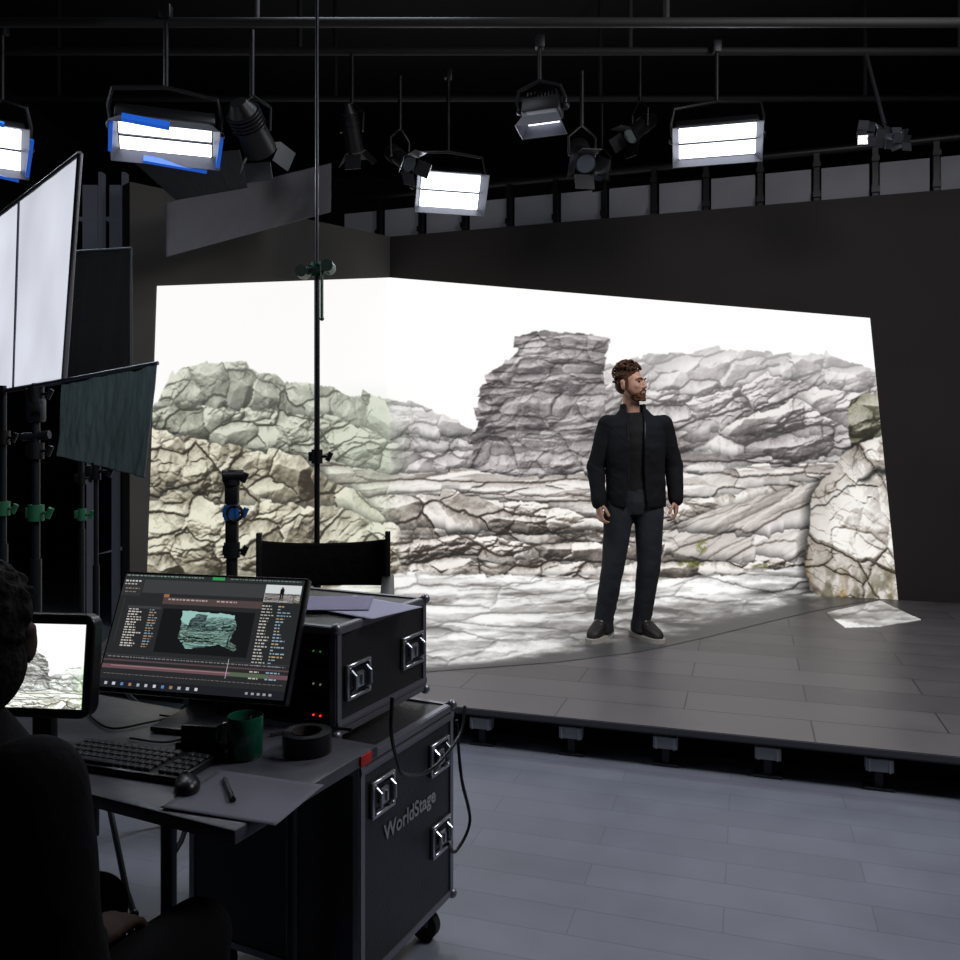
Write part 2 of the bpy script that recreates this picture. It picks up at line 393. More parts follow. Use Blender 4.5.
def bould(x, y):
    L = rock(x, y, 100, 110, 217, -.25, 1.2, .8, .45, .13, .5)
    e = np.clip((x-np.interp(y, [430, 470, 520, 600], [862, 828, 808, 812]))/30, 0, 1)
    cr = np.clip(1-np.abs(fbm(x/40., y/50., 97, 4)-.5)/.012, 0, 1)*.30
    return L*(.64+.36*e)+.24*(fbm(x/14., y/30., 97, 5)-.5)-cr-.18*np.clip((y-560)/40, 0, 1)
put(bm, bould, ((42, 35, 28), (164, 156, 147), (246, 243, 238)))
br = np.clip((fbm(PX/16., PY/55., 98, 5)-.48)*4, 0, 1)*np.clip(np.clip((832-PX)/22, 0, 1)+np.clip((PY-555)/40, 0, 1), 0, 1)*bm
IMG *= (1-br[..., None]*(1-np.array((.78, .69, .52))))
cyk = np.interp(PX, [826, 846, 862, 880, 905], [506, 488, 480, 470, 476])+9*(fbm(PX/7., PY*0, 22)-.5)
ck = np.exp(-((PY-cyk)/(1.0+3.2*np.clip((PX-856)/14, 0, 1)))**2)*.75*bm*(fbm(PX/6., PY/6., 24) > .30)
IMG *= (1-ck[..., None])
mos = np.clip((fbm(PX/9., PY/13., 99)-.45)*6, 0, 1)*np.clip((PY-556)/30, 0, 1)*bm
IMG = IMG*(1-.55*mos[..., None])+np.array((60, 54, 28.))*.55*mos[..., None]
for (mx_, my_, rx_, ry_) in ((702, 546, 7, 8), (762, 566, 9, 3), (690, 564, 14, 4)):
    q = np.clip(1-((PX-mx_)/rx_)**2-((PY-my_)/ry_)**2, 0, 1)**.5*.7*(fbm(PX/3., PY/3., 99) > .42)
    IMG = IMG*(1-q[..., None])+np.array((96, 104, 34.))*q[..., None]
lw = (1-xin(388, 3000, 3))
tint = 1-lw[..., None]*(1-np.array((0.95, 0.96, 0.92)))
skyw = (IMG.min(axis=2) > 244)[..., None]
IMG = np.where(skyw, IMG*(1-lw[..., None]*.02), IMG*tint)
gg = np.exp(-((PX-368)/32)**2)*np.clip((PY-380)/30, 0, 1)*np.clip((575-PY)/60, 0, 1)*.30
IMG = IMG*(1-gg[..., None])+np.array((196, 210, 188.))*gg[..., None]
IMG = np.clip(IMG, 0, 255)
def sample(px, py):
    i = np.clip(((px-X0)*S), 0, IMG.shape[1]-2); j = np.clip(((py-Y0)*S), 0, IMG.shape[0]-2)
    i0 = i.astype(int); j0 = j.astype(int); fi = (i-i0)[..., None]; fj = (j-j0)[..., None]
    return (IMG[j0, i0]*(1-fi)+IMG[j0, i0+1]*fi)*(1-fj)+(IMG[j0+1, i0]*(1-fi)+IMG[j0+1, i0+1]*fi)*fj
def lin_np(c):
    c = c/255.; return np.where(c <= 0.04045, c/12.92, ((c+0.055)/1.055)**2.4)

def colgrid(name, P, col, m, parent=None, keep=None, **kw):
    ny, nx = P.shape[:2]
    idx = np.arange(ny*nx).reshape(ny, nx)
    F = np.stack([idx[:-1, :-1], idx[1:, :-1], idx[1:, 1:], idx[:-1, 1:]], -1).reshape(-1, 4)
    if keep is not None:
        kk = (keep[:-1, :-1] & keep[1:, 1:] & keep[1:, :-1] & keep[:-1, 1:]).reshape(-1); F = F[kk]
    me = bpy.data.meshes.new(name)
    me.vertices.add(ny*nx); me.vertices.foreach_set('co', P.reshape(-1).astype(np.float32))
    me.loops.add(F.size); me.loops.foreach_set('vertex_index', F.reshape(-1).astype(np.int32))
    me.polygons.add(len(F)); me.polygons.foreach_set('loop_start', np.arange(0, F.size, 4, dtype=np.int32))
    try: me.polygons.foreach_set('loop_total', np.full(len(F), 4, dtype=np.int32))
    except Exception: pass
    me.update(calc_edges=True)
    a = me.color_attributes.new('Col', 'FLOAT_COLOR', 'POINT')
    c4 = np.ones((ny*nx, 4), np.float32); c4[:, :3] = lin_np(col.reshape(-1, 3))
    a.data.foreach_set('color', c4.reshape(-1))
    if keep is not None:
        b = bmesh.new(); b.from_mesh(me)
        bmesh.ops.delete(b, geom=[v for v in b.verts if not v.link_faces], context='VERTS'); b.to_mesh(me); b.free()
    me.materials.append(m)
    return add(name, me, parent, **kw)
def bilin(TL, TR, BR, BL, nx, ny):
    u, v = np.meshgrid(np.linspace(0, 1, nx), np.linspace(0, 1, ny))
    u = u[..., None]; v = v[..., None]
    A = [np.array(q, float) for q in (TL, TR, BR, BL)]
    return A[0]*(1-u)*(1-v)+A[1]*u*(1-v)+A[2]*u*v+A[3]*(1-u)*v
def proj(P):
    return 480+FPX*P[..., 0]/P[..., 1], HOR-FPX*(P[..., 2]-CH)/P[..., 1]

# ------------------------------------------------------------ room
CX, CY = -0.89, 8.40
dR = Vector((4.315, -1.47, 0)).normalized(); dL = Vector((-1.78, -1.73, 0)).normalized()
nR = Vector((dR.y, -dR.x, 0));  nR = nR if nR.y < 0 else -nR
nL = Vector((dL.y, -dL.x, 0));  nL = nL if nL.y < 0 else -nL
WH = 3.50
WALL = mat('wall_dark_paint', (44, 40, 39), 0.8, var=0.12, vscale=1.5)
WALL2 = mat('wall_side_paint', (86, 84, 82), 0.8, var=0.12, vscale=1.5)
ROOMB = mat('room_black', (14, 14, 16), 0.9, var=0.3, vscale=2)
C = Vector((CX, CY, 0))
def wallslab(d, n, L, th):
    a = C; b = C+d*L
    return [(a.x, a.y), (b.x, b.y), (b.x-n.x*th, b.y-n.y*th), (a.x-n.x*th, a.y-n.y*th)]
m_ = MB(); m_.prism(wallslab(dR, nR, 8.4, 0.15), 0, WH); m_.done('wall_back', WALL, smooth=False, kind='structure', label='tall dark painted studio wall behind the lit stage', category='wall')
m_ = MB(); m_.prism(wallslab(dL, nL, 2.56, 0.15), 0, WH); m_.done('wall_left', WALL2, smooth=False, kind='structure', label='grey side wall carrying the angled screen', category='wall')
def roomwall(name, c, s):
    q = MB(); q.box(c, s); q.done(name, ROOMB, smooth=False, kind='structure', label='black painted studio room wall', category='wall')
roomwall('wall_far', (1.5, 12.1, 2.6), (13.2, 0.2, 5.2))
roomwall('wall_far_left', (-5.1, 5, 2.6), (0.2, 14, 5.2))
roomwall('wall_right', (8.1, 5, 2.6), (0.2, 14, 5.2))
roomwall('wall_near', (1.5, -2.1, 2.6), (13.2, 0.2, 5.2))
q = MB(); q.box((1.5, 5, 5.3), (13.4, 14.4, 0.2)); q.done('ceiling', ROOMB, smooth=False, kind='structure', label='black painted studio ceiling', category='ceiling')
FLOORM = mat_brick('studio_floor_planks', (138, 142, 156), (130, 134, 148), (118, 122, 136), 0.9, 0.15, 0.003, 0.42, bump=.03)
q = MB(); q.box((0, 0, -0.05), (16, 16, 0.1)); q.done('floor', FLOORM, smooth=False, kind='structure', loc=(1.5, 5, 0), rot=(0, 0, math.radians(-17.5)), label='blue-grey plank studio floor', category='floor')

# ------------------------------------------------------------ stage
P1 = Vector((-0.197, 4.186, 0)); P2 = Vector((1.976, 3.5, 0)); dS = (P2-P1).normalized()
angS = math.atan2(dS.y, dS.x)
Fl = P1-dS*2.2; Fr = P1+dS*6.6
Lend = C+dL*2.5
polyW = [Fl, Fr, C+dR*7.6+nR*0.004, C+(nR+nL).normalized()*0.004, Lend+nL*0.004]
RM = Matrix.Rotation(-angS, 3, 'Z')
stage = thing('stage', P1, 'low raised stage platform with grey plank deck', 'stage', rot=(0, 0, angS))
DECK = mat_brick('stage_deck_planks', (116, 112, 114), (98, 95, 97), (58, 56, 58), 1.15, 0.30, 0.004, 0.38, spec=0.5, bump=.1)
loc = [RM@(p-P1) for p in polyW]
q = MB(); q.prism([(p.x, p.y) for p in loc], SH-0.035, SH); q.done('deck', DECK, stage, smooth=False)
sk = [RM@(p-P1) for p in polyW]
sk[0] = sk[0]+Vector((0.05, 0.22, 0)); sk[1] = sk[1]+Vector((-0.05, 0.22, 0))
q = MB(); q.prism([(p.x, p.y) for p in sk], 0.0, SH-0.036); q.done('skirt', mat('skirt_black', (10, 10, 12), 0.9), stage, smooth=False)
LGT = mat('support_grey', (150, 152, 160), 0.5)
for k, px in enumerate((480, 570, 665, 768, 880, 1010)):
    r = (px-480)/FPX; t = (P1.x-r*P1.y)/(r*dS.y-dS.x)
    q = MB()
    q.box((t, 0.03, 0.112), (0.11, 0.05, 0.055), bevel=0.004)
    q.box((t-0.04, 0.002, 0.112), (0.006, 0.01, 0.055)); q.box((t+0.04, 0.002, 0.112), (0.006, 0.01, 0.055))
    q.done('support_bracket', LGT, stage, smooth=False)
    q = MB(); q.box((t, 0.045, 0.045), (0.035, 0.03, 0.09), bevel=0.003); q.box((t, 0.05, 0.006), (0.12, 0.07, 0.012), bevel=0.002)
    q.done('support_leg', mat('support_dark', (34, 35, 40), .6), stage, smooth=False)
q = MB(); q.box((2.2, -0.004, SH-0.014), (8.7, 0.006, 0.024)); q.done('edge_trim', mat('edge_grey', (84, 84, 90), 0.4, 0.3), stage, smooth=False)

# ------------------------------------------------------------ video screens
OFF = 0.006
CO = C+(nR+nL)/(1+nR.dot(nL))*OFF; cpx = 480+FPX*CO.x/CO.y
def onwall(px, py, n):
    r = np.array(((px-480)/FPX, 1.0, -(py-HOR)/FPX)); p0 = C+n*OFF
    t = (n.x*p0.x+n.y*p0.y)/(n.x*r[0]+n.y*r[1]); p = r*t; p[2] += CH
    return p
SCR = mat_attr('screen_emission', 1.03, 0.5, .01)
def screen(name, cs, n, nx, ny, lab):
    A = [onwall(a, b, n) for a, b in cs]
    A[2][2] = A[3][2] = SH+.002
    P = bilin(*A, nx, ny)
    a, b = proj(P); col = sample(a, b)
    return colgrid(name, P, col, SCR, label=lab, category='video screen')
screen('video_wall', [(cpx, 277.5), (870, 318), (898, 601), (cpx, 572)], nR, 740, 470, 'large lit wall screen showing pale rocky coast and white sky')
screen('video_wall', [(157, 286), (cpx, 277.5), (cpx, 572), (146, 606)], nL, 360, 450, 'angled side screen showing grey-green rock blocks and white sky')
def wdist(u, n):
    p0 = C+n*(OFF+.001); r0 = (u-480)/FPX
    return (n.x*p0.x+n.y*p0.y)/(n.x*r0+n.y)
U1 = np.linspace(255, 925, 620); dd = np.minimum(wdist(U1, nR), np.where(U1 < cpx+20, wdist(U1, nL), 99)); base = HOR+(CH-SH-.003)*FPX/dd
u = np.repeat(U1[None, :], 210, 0); wv = np.linspace(0, 1, 210)[:, None]; v = base[None, :]*(1-wv)+700*wv
t = (CH-SH-0.003)/((v-HOR)/FPX)
P = np.stack([(u-480)/FPX*t, t, np.full_like(t, SH+0.003)], -1)
lowb = np.interp(u, [60, 300, 440, 560, 640, 700, 760, 820, 862], [680, 680, 669, 660, 650, 637, 622, 608, 600])
k2 = (v < np.interp(u, [826, 845, 880, 921], [614, 628, 627, 620])) & (v > np.interp(u, [826, 880, 921], [612, 600, 619])) & (u > 827) & (u < 921)
ns = fbm(u/24., v/5., 55, 5)
k1 = (v < lowb+2) & (u < 870)
col = sample(u, v)
rg = np.clip((u-500)/110, 0, 1)
edge = (lowb-v)-rg*34*(ns-.36)
fade = np.clip(edge/(6+12*rg), 0, 1)**.8
dim = fade*(1-.22*rg*np.clip((v-600)/45, 0, 1))
dim = np.where(k2 & ~k1, 0.97, dim)[..., None]
colgrid('floor_screen', P, col*dim, mat_attr('floor_screen_emission', 0.90, 0.38, .09), keep=(k1 | k2), label='lit floor screen showing wet cracked pale rock slabs', category='video screen')

# ------------------------------------------------------------ parapet above the back wall
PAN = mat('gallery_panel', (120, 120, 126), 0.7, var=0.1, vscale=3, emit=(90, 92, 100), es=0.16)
par = thing('parapet_railing', (C.x, C.y, WH), 'row of pale grey infill panels between black posts along wall top', 'railing', rot=(0, 0, math.atan2(dR.y, dR.x)))
for i in range(-1, 17):
    t0 = .1+.45*i
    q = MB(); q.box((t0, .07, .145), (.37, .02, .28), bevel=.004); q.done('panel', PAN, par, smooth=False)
    q = MB(); q.box((t0+.225, .03, .2), (.045, .06, .398)); q.box((t0+.225, -.01, .05), (.06, .03, .05)); q.box((t0+.225, -.01, .3), (.06, .03, .04)); q.done('post', BLACKM, par, smooth=False)
q = MB(); q.cyl((-.6, .03, .42), (8.0, .03, .42), .035); q.done('rail', BLACKM, par)
for px, w in ((91, 0.12), (116, 0.09)):
    p = at(px, 250, 6.9); q = MB(); q.box((0, 0, 0), (w, 0.05, 0.75), bevel=0.005)
    q.box((w/2+0.03, 0, 0), (0.03, 0.07, 0.95)); q.box((0, 0, 0.1), (w+.05, 0.06, 0.03)); q.box((0, 0, -1.78), (0.05, 0.05, 2.8))
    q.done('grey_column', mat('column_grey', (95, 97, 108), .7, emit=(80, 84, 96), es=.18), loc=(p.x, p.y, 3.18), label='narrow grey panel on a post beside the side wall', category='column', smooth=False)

# ------------------------------------------------------------ ceiling rig
rig = thing('lighting_grid', (1.5, 5.6, 5.2), 'black pipe lighting grid hung from the dark ceiling', 'rigging grid')
def pipe(name, a, b, r=0.025):
    o = Vector(rig.location); q = MB(); q.cyl(Vector(a)-o, Vector(b)-o, r, seg=12); q.done(name, mat('pipe_black', (8, 8, 9), .75), rig)
pipe('rigging_pipe', (-4.9, 5.6, 4.05), (7.9, 5.6, 4.05)); pipe('rigging_pipe', (-4.9, 4.5, 3.7), (7.9, 4.5, 3.7)); pipe('rigging_pipe', (-4.9, 7.0, 4.3), (7.9, 7.0, 4.3))
for x in (-3.5, -1.2, 1.0, 3.2, 5.2):
    pipe('drop_pipe', (x, 5.66, 4.07), (x, 5.66, 5.2), 0.018); pipe('drop_pipe', (x, 4.56, 3.72), (x, 4.56, 5.2), 0.018)
    pipe('drop_pipe', (x, 7.06, 4.32), (x, 7.06, 5.2), 0.018)
DIFF = mat('diffuser_on', (240, 240, 245), 0.6, emit=(236, 241, 255), es=3.2)
def softlight(p, w, h, pitch, yaw, topz, lab, blue=False, power=0):
    t = thing('studio_light', p, lab, 'studio light', rot=(math.radians(pitch), 0, math.radians(yaw)))
    q = MB(); q.box((0, 0.07, 0), (w+0.04, 0.10, h+0.03), bevel=0.012)
    for i in range(9): q.box((-w/2+w*(i+.5)/9, 0.14, 0), (0.008, 0.05, h*0.8))
    q.done('housing', BLACKM, t)
    q = MB(); q.box((0, 0.0, h/4+0.002), (w, 0.012, h/2-0.006), bevel=0.003); q.box((0, 0.0, -h/4-0.002), (w, 0.012, h/2-0.006), bevel=0.003); q.done('diffuser', DIFF, t, smooth=False)
    # flared snoot
    q = MB(); a, b, e, g_ = w/2+.006, h/2+.006, .035, .075
    f0 = [(-a, 0, -b), (a, 0, -b), (a, 0, b), (-a, 0, b)]; f1 = [(-a-e, -g_, -b-e*.6), (a+e, -g_, -b-e*.6), (a+e, -g_, b+e*.6), (-a-e, -g_, b+e*.6)]
    for i in range(4): q.quad(f0[i], f0[(i+1) % 4], f1[(i+1) % 4], f1[i])
    o = q.done('flared_frame', mat('frame_satin', (96, 98, 106), .45), t, smooth=False); s_ = o.modifiers.new('t', 'SOLIDIFY'); s_.thickness = .004
    q = MB(); q.box((0, -0.012, 0), (w, 0.008, 0.008)); q.done('divider', BLACKM, t, smooth=False)
    q = MB()
    q.path([(-w/2-0.04, 0.07, 0), (-w/2-0.05, 0.1, h*0.5), (-w/2-0.03, 0.15, h*0.9), (0, 0.2, h*0.95), (w/2+0.03, 0.15, h*0.9), (w/2+0.05, 0.1, h*0.5), (w/2+0.04, 0.07, 0)], 0.012)
    q.sph((-w/2-0.045, 0.07, 0), 0.025); q.sph((w/2+0.045, 0.07, 0), 0.025)
    q.done('yoke', BLACKM, t)
    if blue:
        q = MB()
        for (x, z, s1, s2) in ((-w/2-.035, .02, .02, h*.9), (w/2+.04, -.02, .02, h*.9), (-w*.2, h/2+.03, w*.5, .02), (w*.1, -h/2-.03, w*.7, .015)):
            q.box((x, -0.055, z), (s1, 0.05, s2), Matrix.Rotation(0.10, 3, 'Y'))
        q.done('blue_tape', BLUEG, t, smooth=False)
    R = Matrix.Rotation(math.radians(yaw), 3, 'Z')@Matrix.Rotation(math.radians(pitch), 3, 'X')
    top = Vector(p)+R@Vector((0, 0.2, h*0.95))
    q = MB(); q.cyl((0, 0, 0), Vector((top.x, top.y, topz))-top, 0.014); q.box(Vector((top.x, top.y, topz))-top, (0.06, 0.06, 0.08), bevel=0.01)
    o = q.done('hanger_rod', BLACKM, t)
    o.matrix_basis = (Matrix.Translation(Vector(p))@R.to_4x4()).inverted()@Matrix.Translation(top)
    if power:
        ld = bpy.data.lights.new('lamp', 'AREA'); ld.energy = power; ld.shape = 'RECTANGLE'; ld.size = w; ld.size_y = h; ld.color = (0.88, 0.92, 1.0)
        add('lamp_light', ld, t, loc=(0, -0.09, 0), rot=(math.radians(-90), 0, 0))
    return t
softlight(at(450, 191, 6.0), 0.42, 0.24, 30, 14, 4.1, 'rectangular LED soft light glowing white, hanging from the rig', power=10)
softlight(at(717, 141, 5.5), 0.48, 0.20, 38, -14, 4.05, 'rectangular LED soft light glowing bright white on rigging pipe', power=12)
softlight(at(166, 138, 4.5), 0.46, 0.18, 52, 18, 3.75, 'wide LED soft light with blue tape along its edges', blue=True, power=7)
softlight(at(2, 148, 4.6), 0.18, 0.22, 30, 30, 3.75, 'soft light wrapped with blue tape beside white scrim', blue=True, power=3)
softlight(at(542, 119, 5.2), 0.20, 0.10, 78, -20, 3.9, 'small soft light angled down from the rig', power=3)
def spot(p, aim, lab, r=0.07):
    t = thing('spotlight', p, lab, 'spotlight')
    d = Vector(aim).normalized(); p0 = -d*0.12; p1 = d*0.12
    q = MB(); q.cyl(p0, p1, r*0.85, r, 20); q.cyl(p0-d*0.06, p0, r*0.5, r*0.85, 20)
    for i in range(5): q.cyl(p0+d*(0.02*i), p0+d*(0.02*i+0.006), r*1.05, seg=20)
    q.done('can', BLACKM, t)
    q = MB(); q.cyl(p1-d*0.005, p1+d*0.004, r*0.85, seg=20); q.done('lens', mat('lens_glass', (90, 100, 110), .1, .6), t)
    s_ = d.cross(Vector((0, 0, 1))).normalized()
    q = MB(); q.path([s_*(r+.015), s_*(r+.02)+Vector((0, 0, .12)), Vector((0, 0, .2)), -s_*(r+.02)+Vector((0, 0, .12)), -s_*(r+.015)], .009)
    q.cyl((0, 0, .19), (0, 0, .55), .014); q.done('yoke', BLACKM, t)
    q = MB(); up = d.cross(s_)
    for a_, b_ in ((up, s_), (-up, s_), (s_, up), (-s_, up)):
        c_ = p1+a_*(r+.03)+d*.05
        M = Matrix((b_, (a_*.6+d*.8).normalized(), (a_*.8-d*.6).normalized())).transposed()
        q.box(c_, (r*1.8, .10, .004), M)
    q.done('barn_door', BLACKM, t, smooth=False)
spot(at(582, 156, 5.5), (.1, -.7, -.6), 'black spotlight with barn doors under rigging pipe')
spot(at(602, 172, 6.9), (-.3, -.7, -.4), 'small black spotlight over the dark wall', .05)
spot(at(400, 158, 5.7), (.5, -.6, -.5), 'small black spotlight beside glowing soft light', .055)
spot(at(252, 132, 4.6), (.2, .8, -.6), 'black spotlight pointing at the stage', .09)
spot(at(640, 128, 6.2), (-.6, -.4, -.6), 'black spotlight tucked between rigging pipes', .06)
spot(at(352, 132, 5.6), (.1, .5, -.8), 'black spotlight pointing down from the rig', .06)
q = MB(); p = at(886, 131, 5.3); random.seed(3)
for i in range(6):
    for j in range(3):
        a = Vector((i*.055-.15, random.uniform(-.02, .02), j*.045-.06-i*.008))
        q.box(a, (.06, .01, .055), Matrix.Rotation(random.uniform(-.7, .7), 3, 'X')@Matrix.Rotation(random.uniform(-.7, .7), 3, 'Z'))
q.cyl((0, 0.02, .05), (0, .27, .60), .012); q.done('foil_flag', mat('foil', (110, 112, 118), .3, .9), loc=p, smooth=False, label='crumpled foil flag clamped under the rigging pipe', category='flag')

# ------------------------------------------------------------ cloth sheets
def sheet(name, TL, TR, BR, BL, m, parent=None, nx=60, ny=40, amp=0.01, seed=1, th=0.004, fx=9, **kw):
    P = bilin(TL, TR, BR, BL, nx, ny)
    n = np.cross(P[0, -1]-P[0, 0], P[-1, 0]-P[0, 0]); n = n/np.linalg.norm(n)
    u, v = np.meshgrid(np.linspace(0, 1, nx), np.linspace(0, 1, ny))
    f = (fbm(u*fx+v*1.5, v*1.2, seed)-.5)*amp*2*(0.3+0.7*v)+(fbm(u*25, v*4, seed+4)-.5)*amp*.4
    P = P+n*f[..., None]
    if parent is not None: P = P-np.array(parent.location)
    o = colgrid(name, P, np.zeros(P.shape), m, parent, **kw)
    s_ = o.modifiers.new('t', 'SOLIDIFY'); s_.thickness = th; s_.offset = 0
    for p in o.data.polygons: p.use_smooth = True
    return o
sheet('hanging_cloth', at(165, 203, 5.6), at(331, 163, 6.6), at(331, 212, 6.6), at(166, 257, 5.6), mat('duvetyne_grey', (98, 98, 104), .9, bump=.1), amp=.02, fx=5, label='grey cloth sheet hanging over the side wall', category='cloth')
sheet('hanging_cloth', at(128, 158, 5.2), at(240, 150, 5.2), at(248, 188, 5.2), at(176, 200, 5.2), mat('cloth_black', (26, 26, 30), .9), amp=.01, fx=3, label='dark cloth under the taped soft light', category='cloth')

scr = thing('diffusion_scrim', at(66, 380, 3.0), 'white diffusion fabric stretched on a metal frame, glowing', 'diffusion frame')
cs = [at(-14, 226, 3.95), at(80, 154, 3.0), at(64, 381, 3.0), at(-14, 394, 3.95)]
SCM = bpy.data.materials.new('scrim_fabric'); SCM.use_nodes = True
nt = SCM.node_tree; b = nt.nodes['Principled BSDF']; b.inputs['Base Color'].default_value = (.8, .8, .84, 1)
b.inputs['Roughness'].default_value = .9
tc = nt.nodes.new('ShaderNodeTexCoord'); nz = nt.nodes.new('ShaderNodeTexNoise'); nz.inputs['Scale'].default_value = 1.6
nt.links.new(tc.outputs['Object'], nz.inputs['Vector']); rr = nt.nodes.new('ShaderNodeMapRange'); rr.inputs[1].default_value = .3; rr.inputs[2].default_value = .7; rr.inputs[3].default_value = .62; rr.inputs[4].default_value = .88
nt.links.new(nz.outputs['Fac'], rr.inputs[0]); nt.links.new(rr.outputs[0], b.inputs['Emission Strength']); b.inputs['Emission Color'].default_value = (.86, .89, 1, 1)  # cloth emits by itself, standing in for a lamp behind it
mid_t = (cs[0]*.58+cs[1]*.42); mid_b = (cs[3]*.58+cs[2]*.42)
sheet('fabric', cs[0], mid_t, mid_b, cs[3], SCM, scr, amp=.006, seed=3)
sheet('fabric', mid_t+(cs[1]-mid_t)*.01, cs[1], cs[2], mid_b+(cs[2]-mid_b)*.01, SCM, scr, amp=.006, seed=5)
q = MB(); o0 = Vector(scr.location)
for a, b2 in ((0, 1), (1, 2), (2, 3), (3, 0)): q.cyl(cs[a]-o0, cs[b2]-o0, .010)
q.done('frame', mat('frame_grey', (110, 110, 116), .4, .7), scr)
q = MB(); q.cyl(mid_t-o0+Vector((0.008, -.016, 0)), mid_b-o0+Vector((0.008, -.016, 0)), .006); q.done('seam', mat('seam_grey', (120, 122, 132), .7), scr)

FLG = mat('flag_grey_teal', (88, 102, 104), .45, bump=.15, bscale=10, var=.12, vscale=5)
fl = thing('cloth_flag', at(110, 372, 2.95), 'wrinkled grey-teal satin flag draped from a metal arm', 'flag')
sheet('fabric', at(62, 380, 3.0), at(157, 364, 2.9), at(145, 478, 2.93), at(57, 456, 3.0), FLG, fl, amp=.018, seed=9, nx=120, ny=80, fx=8)
q = MB(); o0 = Vector(fl.location); q.cyl(at(34, 386, 3.02)-o0, at(158, 363, 2.9)-o0, .007); q.done('arm', STEEL, fl)
fl = thing('cloth_flag', at(100, 250, 4.2), 'large black cloth flag on a wire frame', 'flag')
c4 = [at(66, 252, 4.3), at(131, 248, 4.2), at(131, 378, 4.2), at(64, 380, 4.3)]
sheet('fabric', *c4, BLACKF, fl, amp=.012, seed=12)
q = MB(); o0 = Vector(fl.location)
for i in range(4): q.cyl(c4[i]-o0, c4[(i+1) % 4]-o0, .006)
q.cyl(at(80, 378, 4.22)-o0, at(80, 480, 4.22)-o0, .008); q.done('wire_frame', DSTEEL, fl)

# ------------------------------------------------------------ stands
def stand(px, d, top, joints, lab, r=0.012, thin=0.008, ztop_thin=None, yaw=0.3):
    x = (px-480)/FPX*d
    t = thing('light_stand', (x, d, 0), lab, 'light stand')
    q = MB(); q.cyl((0, 0, .10), (0, 0, min(1.05, top)), r*1.4, seg=16); q.done('column', DSTEEL, t)
    if top > 1.05:
        q = MB(); zz = ztop_thin or top; q.cyl((0, 0, 1.0), (0, 0, zz), r, seg=12)
        if ztop_thin: q.cyl((0, 0, zz-.02), (0, 0, top), thin, seg=12)
        q.done('riser', DSTEEL, t)
    for i in range(3):
        a = yaw+i*2.094; q = MB(); dx, dy = math.cos(a), math.sin(a)
        q.path([(0, 0, .34), (dx*.10, dy*.10, .33), (dx*.36, dy*.36, .05), (dx*.44, dy*.44, .012)], .010); q.sph((dx*.44, dy*.44, .014), .014)
        q.done('leg', DSTEEL, t)
    for z, c_ in joints:
        q = MB(); q.cyl((0, 0, z-.03), (0, 0, z+.03), r*2.0, seg=14); q.cyl((0, 0, z), (.05, -.01, z), .006); q.cyl((.045, -.01, z-.018), (.062, -.01, z+.018), .011); q.box((-.02, 0, z), (.03, .03, .04), bevel=.005)
        q.done('clamp_knob', c_, t)
    return t
st = stand(317, 3.6, 3.60, [(1.42, BLACKM), (2.21, GREEN)], 'tall thin grip stand with green-taped knuckle beside black chair', ztop_thin=2.2, thin=.007)
q = MB(); q.cyl((-.07, 0, 2.20), (.06, -.02, 2.215), .018); q.cyl((.026, -.03, 2.24), (.026, -.03, 2.0), .007); q.sph((.026, -.03, 2.0), .010); q.cyl((-.06, -.04, 2.20), (-.06, .04, 2.20), .026)
q.cyl((.05, -.05, 2.22), (.05, .03, 2.22), .026); q.done('grip_head', mat('grip_grey', (90, 110, 100), .4, .7), st)
st = stand(232, 3.4, 1.36, [(1.20, BLUE), (1.34, BLACKM), (1.05, BLACKM)], 'short black stand with blue-taped grip clamp', r=.016)
q = MB(); q.cyl((-.03, -.03, 1.35), (.045, .0, 1.35), .022); q.box((0, 0, 1.28), (.055, .04, .10), bevel=.012); q.box((0, 0, 1.12), (.05, .04, .12), bevel=.012); q.torus((.02, -.03, 1.20), .03, .006, Matrix.Rotation(1.57, 3, 'X')); q.done('grip_head', BLACKM, st)
st = stand(36, 3.15, 1.70, [(1.66, BLACKM), (1.22, GREEN), (1.45, BLACKM)], 'black stand with green tape holding the scrim', r=.014)
q = MB(); q.box((0, 0, 1.60), (.06, .05, .09), bevel=.012); q.cyl((-.05, 0, 1.50), (.05, 0, 1.51), .016); q.done('grip_head', DSTEEL, st)
st = stand(3, 3.6, 1.72, [(1.5, BLACKM), (1.2, GREEN)], 'black stand carrying the far end of the scrim', r=.014)
stand(82, 4.22, 1.42, [(1.3, BLACKM), (1.12, GREEN)], 'thin steel stand carrying black cloth flag', r=.010)
st = stand(96, 2.99, 1.45, [(1.38, BLACKM)], 'slim stand supporting the draped grey-teal flag', r=.008, yaw=1.2)

